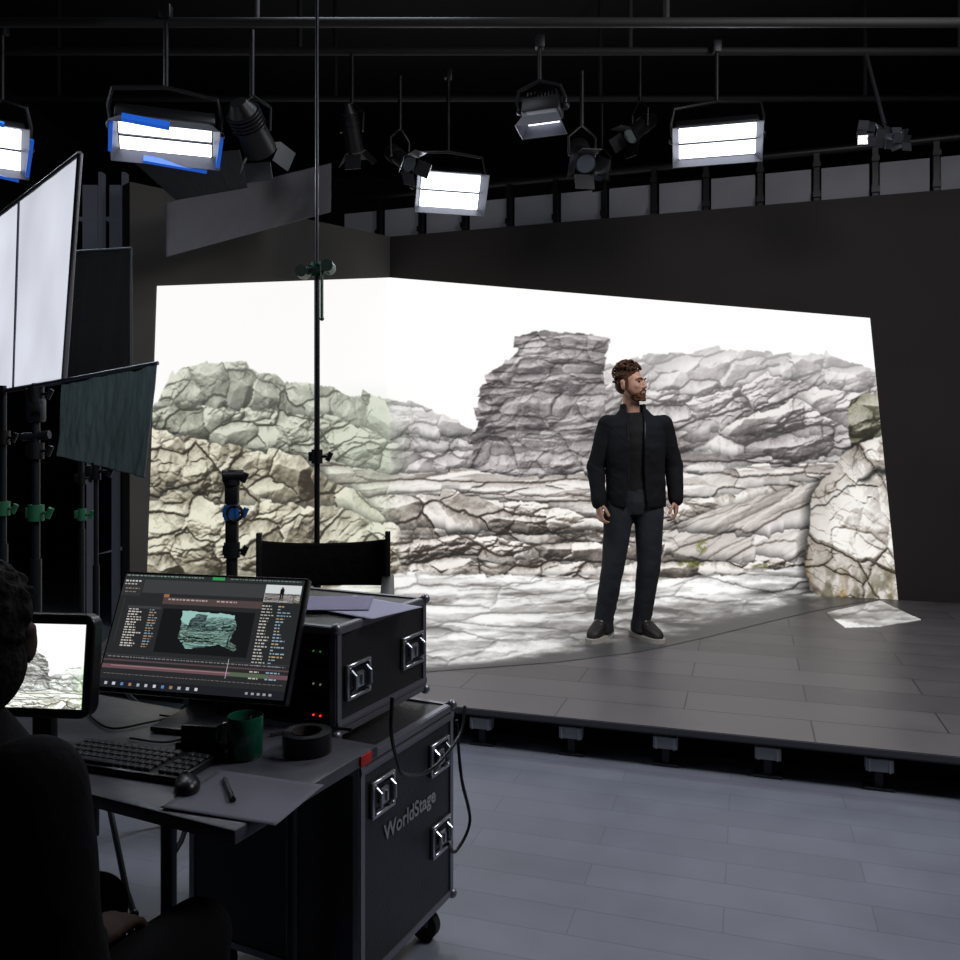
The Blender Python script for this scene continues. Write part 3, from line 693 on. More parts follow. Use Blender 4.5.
# ------------------------------------------------------------ director chair
def dchair():
    p = at(322, 700, 3.32); t = thing('directors_chair', (p.x, p.y, 0), 'tall folding chair with black canvas back', 'chair', rot=(0, 0, math.radians(6)))
    w = .255
    FR = mat('chair_frame', (22, 20, 20), .45)
    nx, ny = 40, 16
    u, v = np.meshgrid(np.linspace(-1, 1, nx), np.linspace(0, 1, ny))
    zz = 1.09-v*.19-(1-np.abs(u)**2.2)*.018*(1-v)
    P = np.stack([u*w, .10+.03*(1-u*u)-.008*np.sin(v*3), zz], -1)
    o = colgrid('backrest', P, np.zeros(P.shape), BLACKF, t); s_ = o.modifiers.new('t', 'SOLIDIFY'); s_.thickness = .008
    for s in (-1, 1):
        q = MB(); q.box((s*w, .10, .92), (.022, .035, .40), bevel=.004); q.done('back_post', FR, t)
        q = MB(); q.box((s*w, -.10, .93), (.05, .46, .022), bevel=.006); q.done('armrest', FR, t)
        q = MB(); q.box((s*w, -.28, .82), (.022, .03, .22), bevel=.004); q.done('arm_post', FR, t)
        q = MB(); q.box((s*w, -.10, .72), (.03, .45, .03), bevel=.004); q.done('seat_rail', FR, t)
        q = MB(); q.box((s*w, -.10, .02), (.03, .45, .03), bevel=.004); q.done('foot_rail', FR, t)
    for y in (-.25, .06):
        for s in (-1, 1):
            q = MB(); q.path([(-s*w*.97, y+s*.012, .71), (s*w*.97, y+s*.012, .03)], .013); q.done('leg', FR, t)
    q = MB(); q.box((0, -.10, .735), (2*w, .40, .012), bevel=.004); q.done('seat', BLACKF, t)
dchair()

# ------------------------------------------------------------ road cases
UD = Vector((.43, .9, 0)).normalized(); VD = Vector((-UD.y, UD.x, 0)); AU = math.atan2(UD.y, UD.x)
LAM = mat('case_laminate', (30, 30, 34), .35, bump=.12, bscale=120, var=.15, vscale=10)
CHR = mat('chrome_hardware', (190, 192, 198), .28, .85)
def case(name, p, lu, lv, z0, z1, lab, split, latches, casters=False, rack=False, logo=False):
    t = thing(name, (p[0], p[1], z0 if not casters else 0), lab, 'road case', rot=(0, 0, AU))
    zb = 0 if not casters else z0; h = z1-z0
    q = MB()
    if rack:
        q.box((lu/2+.03, lv/2, zb+h/2), (lu-.06, lv, h)); q.box((.03, lv/2, zb+.012), (.06, lv, .024)); q.box((.03, lv/2, zb+h-.012), (.06, lv, .024))
        q.box((.03, .012, zb+h/2), (.06, .024, h)); q.box((.03, lv-.012, zb+h/2), (.06, .024, h))
    else: q.box((lu/2, lv/2, zb+h/2), (lu, lv, h))
    q.done('body', LAM, t, smooth=False)
    q = MB(); e = .018; th = .004
    for z in [zb, zb+h]:
        for (a, b_) in (((0, 0), (lu, 0)), ((0, lv), (lu, lv)), ((0, 0), (0, lv)), ((lu, 0), (lu, lv))):
            mx = ((a[0]+b_[0])/2, (a[1]+b_[1])/2, z); sx = abs(a[0]-b_[0]); sy = abs(a[1]-b_[1])
            off = -e/2+.002 if z > zb else e/2-.002
            if sx > 0: yy = mx[1]+(-.002 if mx[1] == 0 else .002); q.box((mx[0], yy, z+off), (sx, th, e)); q.box((mx[0], mx[1]+(e/2 if mx[1] == 0 else -e/2), z+(.002 if z > zb else -.002)), (sx, e, th))
            else: xx = mx[0]+(-.002 if mx[0] == 0 else .002); q.box((xx, mx[1], z+off), (th, sy, e)); q.box((mx[0]+(e/2 if mx[0] == 0 else -e/2), mx[1], z+(.002 if z > zb else -.002)), (e, sy, th))
    for x in (0, lu):
        for y in (0, lv):
            q.box((x+(-.002 if x == 0 else .002), y+(e/2 if y == 0 else -e/2), zb+h/2), (th, e, h)); q.box((x+(e/2 if x == 0 else -e/2), y+(-.002 if y == 0 else .002), zb+h/2), (e, th, h))
    for sz in split:
        for (y) in (-.003, lv+.003): q.box((lu/2, y, zb+sz*h), (lu, .006, .018)); q.box((lu/2, y, zb+sz*h), (lu, .009, .004))
        if not rack:
            for x in (-.003, lu+.003): q.box((x, lv/2, zb+sz*h), (.006, lv, .018))
    q.done('edge_trim', ALU, t, smooth=False)
    for x in (0, lu):
        for y in (0, lv):
            for z in (zb, zb+h):
                q = MB(); q.sph((x, y, z), .015, seg=12); q.done('ball_corner', ALU, t)
    for (lx, lz, lw, lh) in latches:
        q = MB(); f = .010
        z = zb+lz*h; x = lx*lu
        q.box((x, -.002, z), (lw-.01, .003, lh-.01))
        q.done('latch_recess', mat('dish_dark', (60, 60, 66), .3, .8), t, smooth=False)
        q = MB()
        for (cx, cz, sx, sz) in ((0, lh/2, lw+f, f), (0, -lh/2, lw+f, f), (-lw/2, 0, f, lh), (lw/2, 0, f, lh)): q.box((x+cx, -.006, z+cz), (sx, .010, sz), bevel=.002, seg=1)
        q.path([(x-lw*.34, -.008, z-lh*.32), (x-lw*.34, -.022, z-lh*.2), (x-lw*.34, -.022, z+lh*.2), (x-lw*.34, -.008, z+lh*.32)], .005)
        q.path([(x+lw*.34, -.008, z-lh*.32), (x+lw*.34, -.022, z-lh*.2), (x+lw*.34, -.022, z+lh*.2), (x+lw*.34, -.008, z+lh*.32)], .005)
        q.box((x, -.010, z), (lw*.30, .010, lh*.5), bevel=.003); q.box((x, -.016, z), (lw*.08, .012, lh*.34), bevel=.002)
        for a in (-1, 1):
            for c_ in (-1, 1): q.sph((x+a*lw*.44, -.010, z+c_*lh*.43), .004, seg=8)
        q.done('latch', CHR, t)
    if casters:
        for x in (.06, lu-.06):
            for y in (.06, lv-.06):
                q = MB(); q.cyl((x-.014, y, .045), (x+.014, y, .045), .045, seg=20); q.done('caster_wheel', mat('rubber', (22, 22, 24), .7), t)
                q = MB(); q.box((x, y, z0-.012), (.08, .08, .012)); q.box((x-.019, y, z0-.04), (.004, .04, .07)); q.box((x+.019, y, z0-.04), (.004, .04, .07)); q.done('caster_fork', CHR, t, smooth=False)
    if rack:
        FP = mat('rack_panel', (18, 18, 20), .35, .3)
        for i, (a, b_) in enumerate(((.05, .33), (.35, .62), (.64, .95))):
            q = MB(); q.box((.025, lv/2, zb+h*(a+b_)/2), (.03, lv-.055, h*(b_-a)-.006), bevel=.003)
            for k in range(8): q.box((.008, .14+k*.018, zb+h*(a+b_)/2), (.006, .007, h*(b_-a)*.45))
            q.done('rack_unit', FP, t, smooth=False)
            q = MB()
            for k in range(2): q.sph((.006, .055+.022*k, zb+h*((a+b_)/2-.03)), .0028, seg=8)
            q.done('indicator_light', mat('led_red' if i < 1 else 'led_white' if i == 1 else 'led_green', (200, 20, 20) if i < 1 else (150, 140, 130) if i == 1 else (40, 110, 60), .4, emit=(255, 40, 30) if i < 1 else (220, 210, 190) if i == 1 else (60, 220, 90), es=2.0 if i < 1 else .2), t)
    if logo:
        cu = bpy.data.curves.new('txt', 'FONT'); cu.body = 'WorldStage'; cu.size = .058; cu.extrude = .0008; cu.align_x = 'CENTER'; cu.offset = .0010
        o = bpy.data.objects.new('txt', cu); sc.collection.objects.link(o)
        me = bpy.data.meshes.new_from_object(o.evaluated_get(bpy.context.evaluated_depsgraph_get())); bpy.data.objects.remove(o)
        me.materials.clear(); me.materials.append(mat('logo_grey', (150, 150, 160), .5))
        add('lettering', me, t, loc=(lu*.50, -.0025, zb+h*.565), rot=(math.radians(90), 0, 0), label='grey stencilled lettering reading WorldStage')
    return t
case('rack_case', (-.372, 2.20), .47, .52, .722, 1.0, 'black equipment rack case with chrome latches stacked on another case', [.10], [(.20, .46, .105, .085), (.82, .50, .115, .085)], rack=True)
case('road_case', (-.300, 2.12), .50, .56, .12, .690, 'large black flight case on casters with white lettering', [.945], [(.20, .79, .10, .085), (.82, .78, .10, .085), (.84, .36, .10, .085)], casters=True, logo=True)

def paper(p, w, h, rz, col, lab, z):
    nx, ny = 14, 18; u, v = np.meshgrid(np.linspace(-.5, .5, nx), np.linspace(-.5, .5, ny))
    P = np.stack([u*w, v*h, .0012+.004*(np.abs(u)*2)**3*np.maximum(0, v+.2)], -1)
    o = colgrid('paper_sheet', P, np.zeros(P.shape), mat('paper_%d' % col[0], col, .7), label=lab, category='paper'); o.location = (p[0], p[1], z); o.rotation_euler = (0, 0, rz)
    s_ = o.modifiers.new('t', 'SOLIDIFY'); s_.thickness = .0008; s_.offset = 1
paper((-.34, 2.46), .21, .28, AU-.2, (170, 168, 196), 'printed paper sheet lying on the rack case', 1.006)
paper((-.46, 2.50), .21, .28, AU+.5, (130, 126, 156), 'loose paper sheet lying on rack case', 1.009)

# ------------------------------------------------------------ desk
N = Vector((-.464, 1.61, 0)); DL, DD = 1.5, .505
desk = thing('desk', N, 'grey-topped work table with metal legs', 'table', rot=(0, 0, AU))
DT = mat('desk_top', (74, 74, 82), .40, var=.25, vscale=9, bump=.05)
q = MB(); q.box((DD/2, DL/2, .735), (DD, DL, .03), bevel=.006); q.done('tabletop', DT, desk)
for x in (.05, DD-.05):
    for y in (.22, DL-.06):
        q = MB(); q.cyl((x, y, 0), (x, y, .72), .016); q.cyl((x, y, 0), (x, y, .02), .022); q.done('leg', DSTEEL, desk)
q = MB()
for y in (.22, DL-.06): q.cyl((.05, y, .14), (DD-.05, y, .14), .010)
q.cyl((DD-.05, .22, .68), (DD-.05, DL-.06, .68), .012); q.done('crossbar', DSTEEL, desk)
def dk(a, b_, z=.75):
    p = N+UD*a+VD*b_; return Vector((p.x, p.y, z))
q = MB(); q.box((0, 0, 0), (.045, .004, .026), bevel=.001); p = dk(DD-.06, -.0025, .735); q.done('tape_strip', mat('red_tape', (190, 40, 30), .5), loc=p, rot=(0, 0, AU), label='strip of red tape on the table edge', category='tape')

kb = thing('keyboard', at(132, 764, 1.94), 'black full-size computer keyboard on the table', 'keyboard', rot=(0, 0, math.radians(-18)))
kb.location.z = .7505
q = MB(); q.box((0, 0, .008), (.36, .14, .016), bevel=.005); q.done('body', PLAST, kb)
q = MB()
for j in range(5):
    for i in range(18):
        if i in (14,): continue
        if j == 0 and 4 <= i <= 8: continue
        q.box((-.165+i*.0194, -.05+j*.024, .019), (.016, .019, .008), bevel=.0015, seg=1)
q.box((-.165+6*.0194, -.05, .019), (.094, .019, .008), bevel=.0015, seg=1)
q.done('keys', mat('keycaps', (50, 50, 56), .35), kb, kind='stuff')
ms = thing('computer_mouse', (at(187, 790, 1.80).x, 1.80, .7505), 'black computer mouse beside the keyboard', 'mouse', rot=(0, 0, .4))
q = MB(); q.loft([((0, 0, 0), .026, .046), ((0, 0, .012), .027, .047), ((0, -.003, .022), .021, .037), ((0, -.006, .028), .010, .019)], 20); q.done('shell', PLAST, ms)
q = MB(); q.cyl((-.004, .026, .024), (.004, .026, .024), .007); q.done('scroll_wheel', DSTEEL, ms)
mg = thing('mug', (at(247, 770, 2.0).x, 1.985, .7505), 'dark green glossy mug on the table', 'mug')
q = MB(); q.loft([((0, 0, 0), .036, .036), ((0, 0, .008), .040, .040), ((0, 0, .095), .042, .042), ((0, 0, .098), .040, .040), ((0, 0, .093), .037, .037), ((0, 0, .02), .035, .035)], 28); q.done('cup', mat('green_glaze', (18, 84, 62), .2, coat=.4), mg)
q = MB(); q.torus((-.042, 0, .05), .026, .006, Matrix.Rotation(math.pi/2, 3, 'X')@Matrix.Rotation(math.pi/2, 3, 'Z'), arc=math.pi, seg=14); q.done('handle', mat('green_glaze', (18, 92, 66)), mg)
tr = thing('tape_roll', (at(307, 752, 2.02).x, 2.02, .7505), 'roll of black gaffer tape lying flat', 'tape roll')
q = MB(); n_ = 32
R_ = [(.058, 0), (.058, .048), (.036, .048), (.036, 0)]
rows = [[q.bm.verts.new((r*math.cos(2*math.pi*i/n_), r*math.sin(2*math.pi*i/n_), z)) for i in range(n_)] for r, z in R_]
for a in range(4):
    A, B = rows[a], rows[(a+1) % 4]
    for i in range(n_): q.bm.faces.new((A[i], A[(i+1) % n_], B[(i+1) % n_], B[i]))
q.done('tape', mat('gaffer', (20, 20, 22), .4), tr)
q = MB(); q.cyl((0, 0, .001), (0, 0, .049), .0365, caps=False, seg=32); q.cyl((0, 0, .001), (0, 0, .049), .034, caps=False, seg=32); q.done('core', mat('card_core', (60, 54, 50), .8), tr)
def pen(p, rz, col, lab):
    t = thing('pen', p, lab, 'pen', rot=(0, 0, rz))
    q = MB(); q.cyl((-.06, 0, .006), (.045, 0, .006), .005); q.cyl((.045, 0, .006), (.062, 0, .006), .005, .001); q.done('barrel', mat('pen_'+str(col[0]), col, .35), t)
    q = MB(); q.cyl((-.068, 0, .006), (-.03, 0, .006), .0062); q.box((-.05, 0, .013), (.035, .003, .003)); q.done('cap', PLAST, t)
pen((at(228, 788, 1.79).x, 1.79, .7525), 2.0, (70, 70, 76), 'grey marker pen lying near the table edge')
pen((at(205, 745, 2.06).x, 2.06, .7505), .4, (40, 40, 46), 'dark pen lying behind keyboard')
paper((at(245, 800, 1.76).x, 1.76), .20, .26, AU+.15, (100, 100, 112), 'grey sheet lying at the corner of the table', .7515)
def cable(pts, r, lab, m=PLAST):
    P = [Vector(p) for p in pts]; out = []
    for i in range(len(P)-1):
        p0 = P[max(i-1, 0)]; p1 = P[i]; p2 = P[i+1]; p3 = P[min(i+2, len(P)-1)]
        for k in range(8):
            t = k/8; out.append(.5*((2*p1)+(-p0+p2)*t+(2*p0-5*p1+4*p2-p3)*t*t+(-p0+3*p1-3*p2+p3)*t**3))
    out.append(P[-1]); q = MB(); q.path(out, r, 6); q.done('cable', m, label=lab, category='cable')
zt = .755
def tb(px, py, z=zt):
    d = (CH-z)*FPX/(py-HOR); return Vector(((px-480)/FPX*d, d, z))
cable([tb(130, 738), tb(165, 742), tb(188, 735), tb(200, 722), tb(160, 715)], .003, 'thin black cable looping across the table')
cable([tb(86, 712), tb(110, 728), tb(150, 722), tb(200, 712), tb(235, 722)], .003, 'black cable running behind the keyboard')
cable([tb(270, 735), tb(300, 730), tb(330, 728), tb(352, 730)], .004, 'black cable running toward the stacked cases')
cable([(-.215, 2.08, .86), (-.215, 2.06, .78), (-.205, 2.10, .70), (-.19, 2.16, .64), (-.13, 2.30, .60), (-.06, 2.44, .64), (-.045, 2.52, .70)], .005, 'black power cable drooping in front of the flight case')
cable([(-.07, 2.52, .66), (-.055, 2.50, .50), (-.03, 2.52, .36), (-.07, 2.46, .30), (-.09, 2.40, .35)], .005, 'looped black cable on the flight case side')

# ------------------------------------------------------------ monitor
TLm, TRm, BRm, BLm = [at(*a) for a in ((118, 571, 2.29), (303, 578, 2.16), (290, 706, 2.03), (99.5, 690, 2.16))]
ctr = (TLm+TRm+BRm+BLm)/4
xa = ((TRm+BRm)/2-(TLm+BLm)/2); Wm = xa.length; xa.normalize()
ya = ((TLm+TRm)/2-(BLm+BRm)/2); Hm = ya.length; ya = (ya-xa*ya.dot(xa)).normalized()
za = xa.cross(ya)
Rm = Matrix((xa, ya, za)).transposed()
mon = thing('computer_monitor', (ctr.x, ctr.y, .7505), 'wide flat computer monitor showing dark compositing software', 'monitor')
mon.rotation_euler = (0, 0, math.atan2(xa.y, xa.x))
Rz = Matrix.Rotation(-mon.rotation_euler.z, 3, 'Z')
Rl = Rz@Rm; cl = Rz@(ctr-Vector(mon.location))
q = MB(); q.box((0, 0, -.016), (Wm, Hm, .026), bevel=.004); q.box((0, -.01, -.035), (Wm*.6, Hm*.6, .02), bevel=.008); q.done('casing', PLAST, mon).matrix_basis = Matrix.Translation(cl)@Rl.to_4x4()
cw, ch_ = 600, 375
cv = np.zeros((ch_, cw, 3)); cv[:] = (40, 41, 42)
rng = np.random.RandomState(4)
def rect(x0, y0, x1, y1, c):
    cv[int(y0*ch_):max(int(y0*ch_)+1, int(y1*ch_)), int(x0*cw):max(int(x0*cw)+1, int(x1*cw))] = c
def words(x0, x1, y, c, h=.009):
    x = x0
    while x < x1:
        w_ = rng.uniform(.006, .022); rect(x, y, min(x+w_, x1), y+h, c); x += w_+.006
rect(0, 0, 1, .035, (42, 46, 46)); words(.01, .45, .012, (130, 150, 140)); words(.6, .98, .012, (110, 125, 120))
rect(.50, .004, .57, .03, (50, 150, 84))
rect(.0, .045, .115, .20, (50, 50, 52)); words(.01, .10, .06, (200, 200, 195), .014); words(.01, .08, .09, (170, 170, 166)); words(.02, .10, .13, (140, 124, 104)); words(.02, .09, .16, (120, 120, 120))
rect(.12, .05, .80, .17, (60, 61, 62))
rect(.25, .20, .80, .262, (78, 66, 66)); rect(.25, .175, .28, .20, (150, 104, 66)); words(.28, .5, .212, (170, 152, 150), .012); words(.55, .66, .212, (170, 152, 150), .012)
rect(.03, .22, .033, .62, (70, 70, 72)); rect(.06, .29, .25, .31, (60, 62, 66))
for j in range(15):
    y = .315+j*.023
    words(.07, .12+rng.rand()*.05, y, (200, 196, 190), .010); words(.19, .215+rng.rand()*.03, y, (160, 134, 112) if j % 3 else (120, 150, 170), .010)
rect(.265, .30, .77, .68, (22, 23, 24))
yy, xx = np.mgrid[0:ch_, 0:cw]; uu = xx/cw; vv = yy/ch_
pol = [(.375, .31), (.66, .325), (.685, .42), (.665, .54), (.71, .61), (.695, .635), (.61, .585), (.44, .635), (.385, .55)]
ins = np.zeros(uu.shape, bool); xq = uu+(vn(uu*60, vv*60, 3)-.5)*.012; yq = vv+(vn(uu*60, vv*60, 4)-.5)*.016
for i in range(len(pol)):
    (xa_, ya_), (xb_, yb_) = pol[i], pol[(i+1) % len(pol)]
    ins ^= ((ya_ > yq) != (yb_ > yq)) & (xq < (xb_-xa_)*(yq-ya_)/(yb_-ya_+1e-9)+xa_)
# the preview shows the same rock scene as the wall
pv = sample(400+(uu-.37)/.33*470, 300+(vv-.30)/.34*330)*np.array((.72, .88, .86))
pv = np.clip((pv-40)*1.05, 0, 255)
cv[ins] = pv[ins]
for j in range(24):
    y = .23+j*.0265
    words(.80, .84+rng.rand()*.03, y, (185, 182, 176), .010); words(.885, .90+rng.rand()*.07, y, (140, 165, 180) if j % 4 else (180, 156, 112), .010)
rect(.80, .05, .99, .20, (205, 210, 210))
sel = (uu > .80) & (uu < .99) & (vv > .12) & (vv < .20); cv[sel] = (sample(480+(uu-.80)/.19*400, 430+(vv-.12)/.08*180)*.72)[sel]
rect(.885, .068, .897, .085, (60, 48, 42)); rect(.880, .085, .903, .13, (18, 18, 22)); rect(.883, .13, .890, .175, (30, 32, 38)); rect(.894, .13, .901, .175, (30, 32, 38))
rect(.0, .72, 1, .724, (74, 74, 78)); rect(0, .762, 1, .774, (84, 66, 70)); rect(0, .805, 1, .838, (104, 78, 84)); rect(.05, .812, .9, .818, (160, 128, 130)); rect(.7, .805, .9, .838, (84, 96, 78))
words(.02, .98, .735, (120, 120, 124), .008)
rect(.68, .70, .683, .86, (220, 220, 220)); words(.02, .98, .88, (110, 100, 102), .006)
rect(0, .93, 1, 1, (30, 32, 38))
for i in range(12): rect(.04+i*.045, .952, .055+i*.045, .978, [(180, 180, 190), (200, 205, 210), (90, 130, 180), (150, 120, 90), (160, 165, 170)][i % 5])
for i in range(5): rect(.80+i*.03, .955, .815+i*.03, .975, (150, 150, 160))
u, v = np.meshgrid(np.linspace(-.5, .5, cw), np.linspace(.5, -.5, ch_))
P = np.stack([u*(Wm-.014), v*(Hm-.018)+.002, np.full(u.shape, -.0011)], -1)
colgrid('screen', P, cv, mat_attr('monitor_emission', 1.0, .4), mon).matrix_basis = Matrix.Translation(cl)@Rl.to_4x4()
q = MB(); q.box((0, .06, .008), (.24, .20, .016), bevel=.006); q.cyl((0, .11, .01), (0, .13, .28), .022, .018); q.box((0, .09, .24), (.08, .07, .08), bevel=.01); q.done('stand', PLAST, mon)
b1 = thing('control_box', (at(222, 725, 2.04).x-.03, 2.03, .7505), 'small black electronic box under the monitor', 'electronics box', rot=(0, 0, -.2))
q = MB(); q.box((0, 0, .035), (.10, .08, .07), bevel=.006); q.done('body', PLAST, b1)
q = MB(); q.box((-.02, -.042, .04), (.03, .004, .012)); q.cyl((.03, -.04, .035), (.03, -.05, .035), .012); q.done('control_knob', DSTEEL, b1)

# tablet monitor
tm = thing('tablet_monitor', (at(36, 665, 1.98).x, 1.98, .7505), 'rounded field monitor showing bright pale rocks', 'monitor', rot=(0, 0, math.radians(-6)))
w, h = .30, .235
def rrect(w, h, r, n=6):
    out = []
    for cx, cy, a0 in ((w/2-r, h/2-r, 0), (-w/2+r, h/2-r, 90), (-w/2+r, -h/2+r, 180), (w/2-r, -h/2+r, 270)):
        for k in range(n+1):
            a = math.radians(a0+90*k/n); out.append((cx+r*math.cos(a), cy+r*math.sin(a)))
    return out
zc = at(58, 664, 1.98).z-.7505
q = MB(); q.prism(rrect(w, h, .03), -.02, .02); o = q.done('casing', PLAST, tm); o.location = (0, 0, zc); o.rotation_euler = (math.radians(84), 0, 0); bv = o.modifiers.new('b', 'BEVEL'); bv.width = .005; bv.segments = 2
u, v = np.meshgrid(np.linspace(-.5, .5, 260), np.linspace(.5, -.5, 210))
cc = sample(400+(u+.5)*-300+300-20, 400-v*250)*np.array((.95, 1.0, .97)); cc = np.clip(cc*1.15+10, 0, 255)
P = np.stack([u*(w-.04), v*(h-.045), np.full(u.shape, .0212)], -1)
o = colgrid('screen', P, cc, mat_attr('tablet_emission', 1.1, .3), tm); o.location = (0, 0, zc); o.rotation_euler = (math.radians(84), 0, 0)
q = MB(); q.box((0, .035, (zc-.10)/2), (.05, .03, zc-.09), bevel=.006); q.box((0, .03, .006), (.20, .10, .012), bevel=.004); q.done('stand', BLACKM, tm)

# ------------------------------------------------------------ people
SKIN = mat('skin', (205, 158, 134), .5, bump=.05, bscale=60)
def rotm(z=0, x=0, y=0): return Matrix.Rotation(z, 3, 'Z')@Matrix.Rotation(x, 3, 'X')@Matrix.Rotation(y, 3, 'Y')
def head_parts(q, c, R):
    def S_(p, r, m=None, seg=18): q.sph(Vector(c)+R@Vector(p), r, R if m is None else R@m, seg)
    S_((0, .018, .035), (.074, .094, .083), seg=24)
    S_((0, -.022, -.015), (.064, .072, .085), seg=24)
    S_((0, -.040, -.070), (.046, .046, .042)); S_((0, -.068, -.092), (.024, .020, .018))
    S_((0, -.075, .030), (.052, .022, .014)); S_((.034, -.062, -.015), (.022, .024, .024)); S_((-.034, -.062, -.015), (.022, .024, .024))
    q.cyl(Vector(c)+R@Vector((0, -.086, .020)), Vector(c)+R@Vector((0, -.108, -.022)), .008, .013); S_((0, -.106, -.024), (.014, .014, .011)); S_((.012, -.096, -.028), (.009, .011, .008)); S_((-.012, -.096, -.028), (.009, .011, .008))
    S_((0, -.088, -.050), (.026, .012, .0065)); S_((0, -.086, -.062), (.022, .012, .007))
    for s in (-1, 1): S_((s*.078, .012, -.005), (.008, .020, .032), Matrix.Rotation(s*.25, 3, 'Z')); S_((s*.080, .016, .016), (.009, .018, .014))
def hand(q, wr, d, inn, side):
    wr = Vector(wr); d = Vector(d).normalized(); side = Vector(side); side = (side-d*side.dot(d)).normalized(); n = Vector(inn); n = (n-d*n.dot(d)-side*n.dot(side)).normalized()
    M = Matrix((side, d, n)).transposed()
    q.sph(wr+d*.045, (.040, .052, .018), M, 16); q.sph(wr+d*.075, (.041, .026, .016), M, 14); q.cap(wr-d*.03, wr+d*.02, .026, .025, 12)
    for i, (off, L) in enumerate(((.030, .072), (.010, .080), (-.010, .074), (-.029, .060))):
        p = wr+d*.088+side*off; dd_ = (d+side*off*1.5).normalized(); r = .0092
        for (f, a) in [(0.42, .35), (.32, .95), (.26, 1.35)]:
            p2 = p+(dd_*math.cos(a)+n*math.sin(a))*L*f; q.cap(p, p2, r, r*.92, 10); p = p2; r *= .92
    p = wr+d*.022+side*.026+n*.006
    for (f, dv) in ((.034, (side*.8+d*.7+n*.35)), (.030, (side*.35+d*.95+n*.35)), (.024, (side*.1+d+n*.45))):
        p2 = p+dv.normalized()*f; q.cap(p, p2, .0125 if f > .033 else .0105, .0105, 10); p = p2

# ---- actor
ax = (635-480)/FPX*5.6
actor = thing('person', (ax, 5.6, SH), 'bearded man standing in dark jacket and jeans, head turned sideways', 'person')
HC = Vector((-.028, -.01, 1.668)); HR = rotm(z=math.radians(48), x=math.radians(-3))
sL, sR = Vector((-.178, .005, 1.405)), Vector((.184, .005, 1.405))
eL, eR = Vector((-.256, .02, 1.13)), Vector((.264, .03, 1.13))
wL, wR = Vector((-.245, -.05, .90)), Vector((.260, -.04, .915))
hL, hR = Vector((-.095, 0, .93)), Vector((.088, 0, .93)); kL, kR = Vector((-.145, -.02, .50)), Vector((.088, -.03, .50)); aL, aR = Vector((-.205, .02, .09)), Vector((.045, .02, .09))
BY = {0: -.55, 1: .45}
q = MB()
head_parts(q, HC, HR)
q.loft([((-.012, .02, 1.42), .066, .062), ((-.018, .016, 1.50), .056, .056), ((-.024, .010, 1.56), .054, .056), ((-.026, .008, 1.62), .053, .058)], 20)
q.loft([((0, 0, .86), .150, .098), ((0, 0, .95), .162, .105), ((0, 0, 1.08), .145, .095), ((0, -.005, 1.25), .160, .102), ((0, 0, 1.36), .170, .096), ((0, .005, 1.42), .150, .078), ((-.005, .01, 1.47), .085, .060)], 28)
for s, e, w_ in ((sL, eL, wL), (sR, eR, wR)):
    q.cap(s, e, .046, .038); q.cap(e, w_, .038, .026)
hand(q, wL, (.04, -.12, -1), (.8, .5, 0), (.3, -1, 0)); hand(q, wR, (-.03, -.12, -1), (-.8, .5, 0), (-.3, -1, 0))
for i_, (h_, k_, a_) in enumerate(((hL, kL, aL), (hR, kR, aR))):
    q.cap(h_, k_, .080, .054); q.cap(k_, a_, .053, .034); q.cap(a_, a_+rotm(z=BY[i_])@Vector((0, -.10, -.042)), .030, .018)
me = remesh(q, .0050, 3); me.materials.append(SKIN); add('body', me, actor)
for s in (-1, 1):
    q = MB(); q.sph(HC+HR@Vector((s*.030, -.080, .012)), (.011, .008, .006), HR, 12); q.done('eye', mat('eye_dark', (30, 24, 20), .2), actor)
    q = MB(); q.path([HC+HR@Vector((s*x_, y_, z_)) for x_, y_, z_ in ((.012, -.099, .027), (.030, -.095, .034), (.046, -.080, .030))], [.003, .005, .003]); q.done('eyebrow', mat('brow_brown', (52, 34, 24), .9), actor)
HAIR = mat('hair_brown', (82, 56, 40), .8, bump=1.0, bscale=60, var=.6, vscale=45, spec=.2)
q = MB(); random.seed(11)
q.sph(HC+HR@Vector((0, .024, .052)), (.078, .091, .077), HR, 24)
q.sph(HC+HR@Vector((0, .052, .0)), (.069, .058, .060), HR, 20)
for i in range(190):
    th = random.uniform(0, 6.283); ph = random.uniform(-.5, 1.5)
    d = Vector((math.cos(th)*math.cos(ph), math.sin(th)*math.cos(ph), math.sin(ph)))
    if d.y < -.1 and d.z < .46: continue
    if d.z < 0 and d.y < .30: continue
    p = Vector((0, .024, .054))+Vector((d.x*.083, d.y*.094, d.z*(.088 if d.z > 0 else .09)))
    up_ = 1.0+.10*max(0, d.z)
    ax_ = Vector((random.uniform(-1, 1), random.uniform(-1, 1), random.uniform(-1, 1))).normalized(); t1 = d.cross(ax_).normalized()
    pts = [HC+HR@(p*up_+t1*(.014*math.cos(k*.9))+d*(.010*math.sin(k*.9))+ax_*(.003*k-.008)) for k in range(6)]
    q.path(pts, [.005, .0065, .007, .007, .006, .004], 6)
for s in (-1, 1):
    for k in range(8): q.sph(HC+HR@Vector((s*.074, -.012+random.uniform(-.01, .01), .035-k*.010)), .008, seg=8)
me = remesh(q, .0035, 0); me.materials.append(HAIR); add('hair', me, actor)
q = MB()
q.sph(HC+HR@Vector((0, -.046, -.078)), (.051, .050, .036), HR, 20); q.sph(HC+HR@Vector((0, -.078, -.092)), (.028, .021, .023), HR, 14)
for s in (-1, 1):
    q.path([HC+HR@Vector((s*.070, -.008, .005)), HC+HR@Vector((s*.066, -.020, -.04)), HC+HR@Vector((s*.052, -.045, -.075))], [.006, .011, .018])
    q.path([HC+HR@Vector((0, -.100, -.041)), HC+HR@Vector((s*.018, -.096, -.044)), HC+HR@Vector((s*.030, -.082, -.066))], [.005, .006, .007])
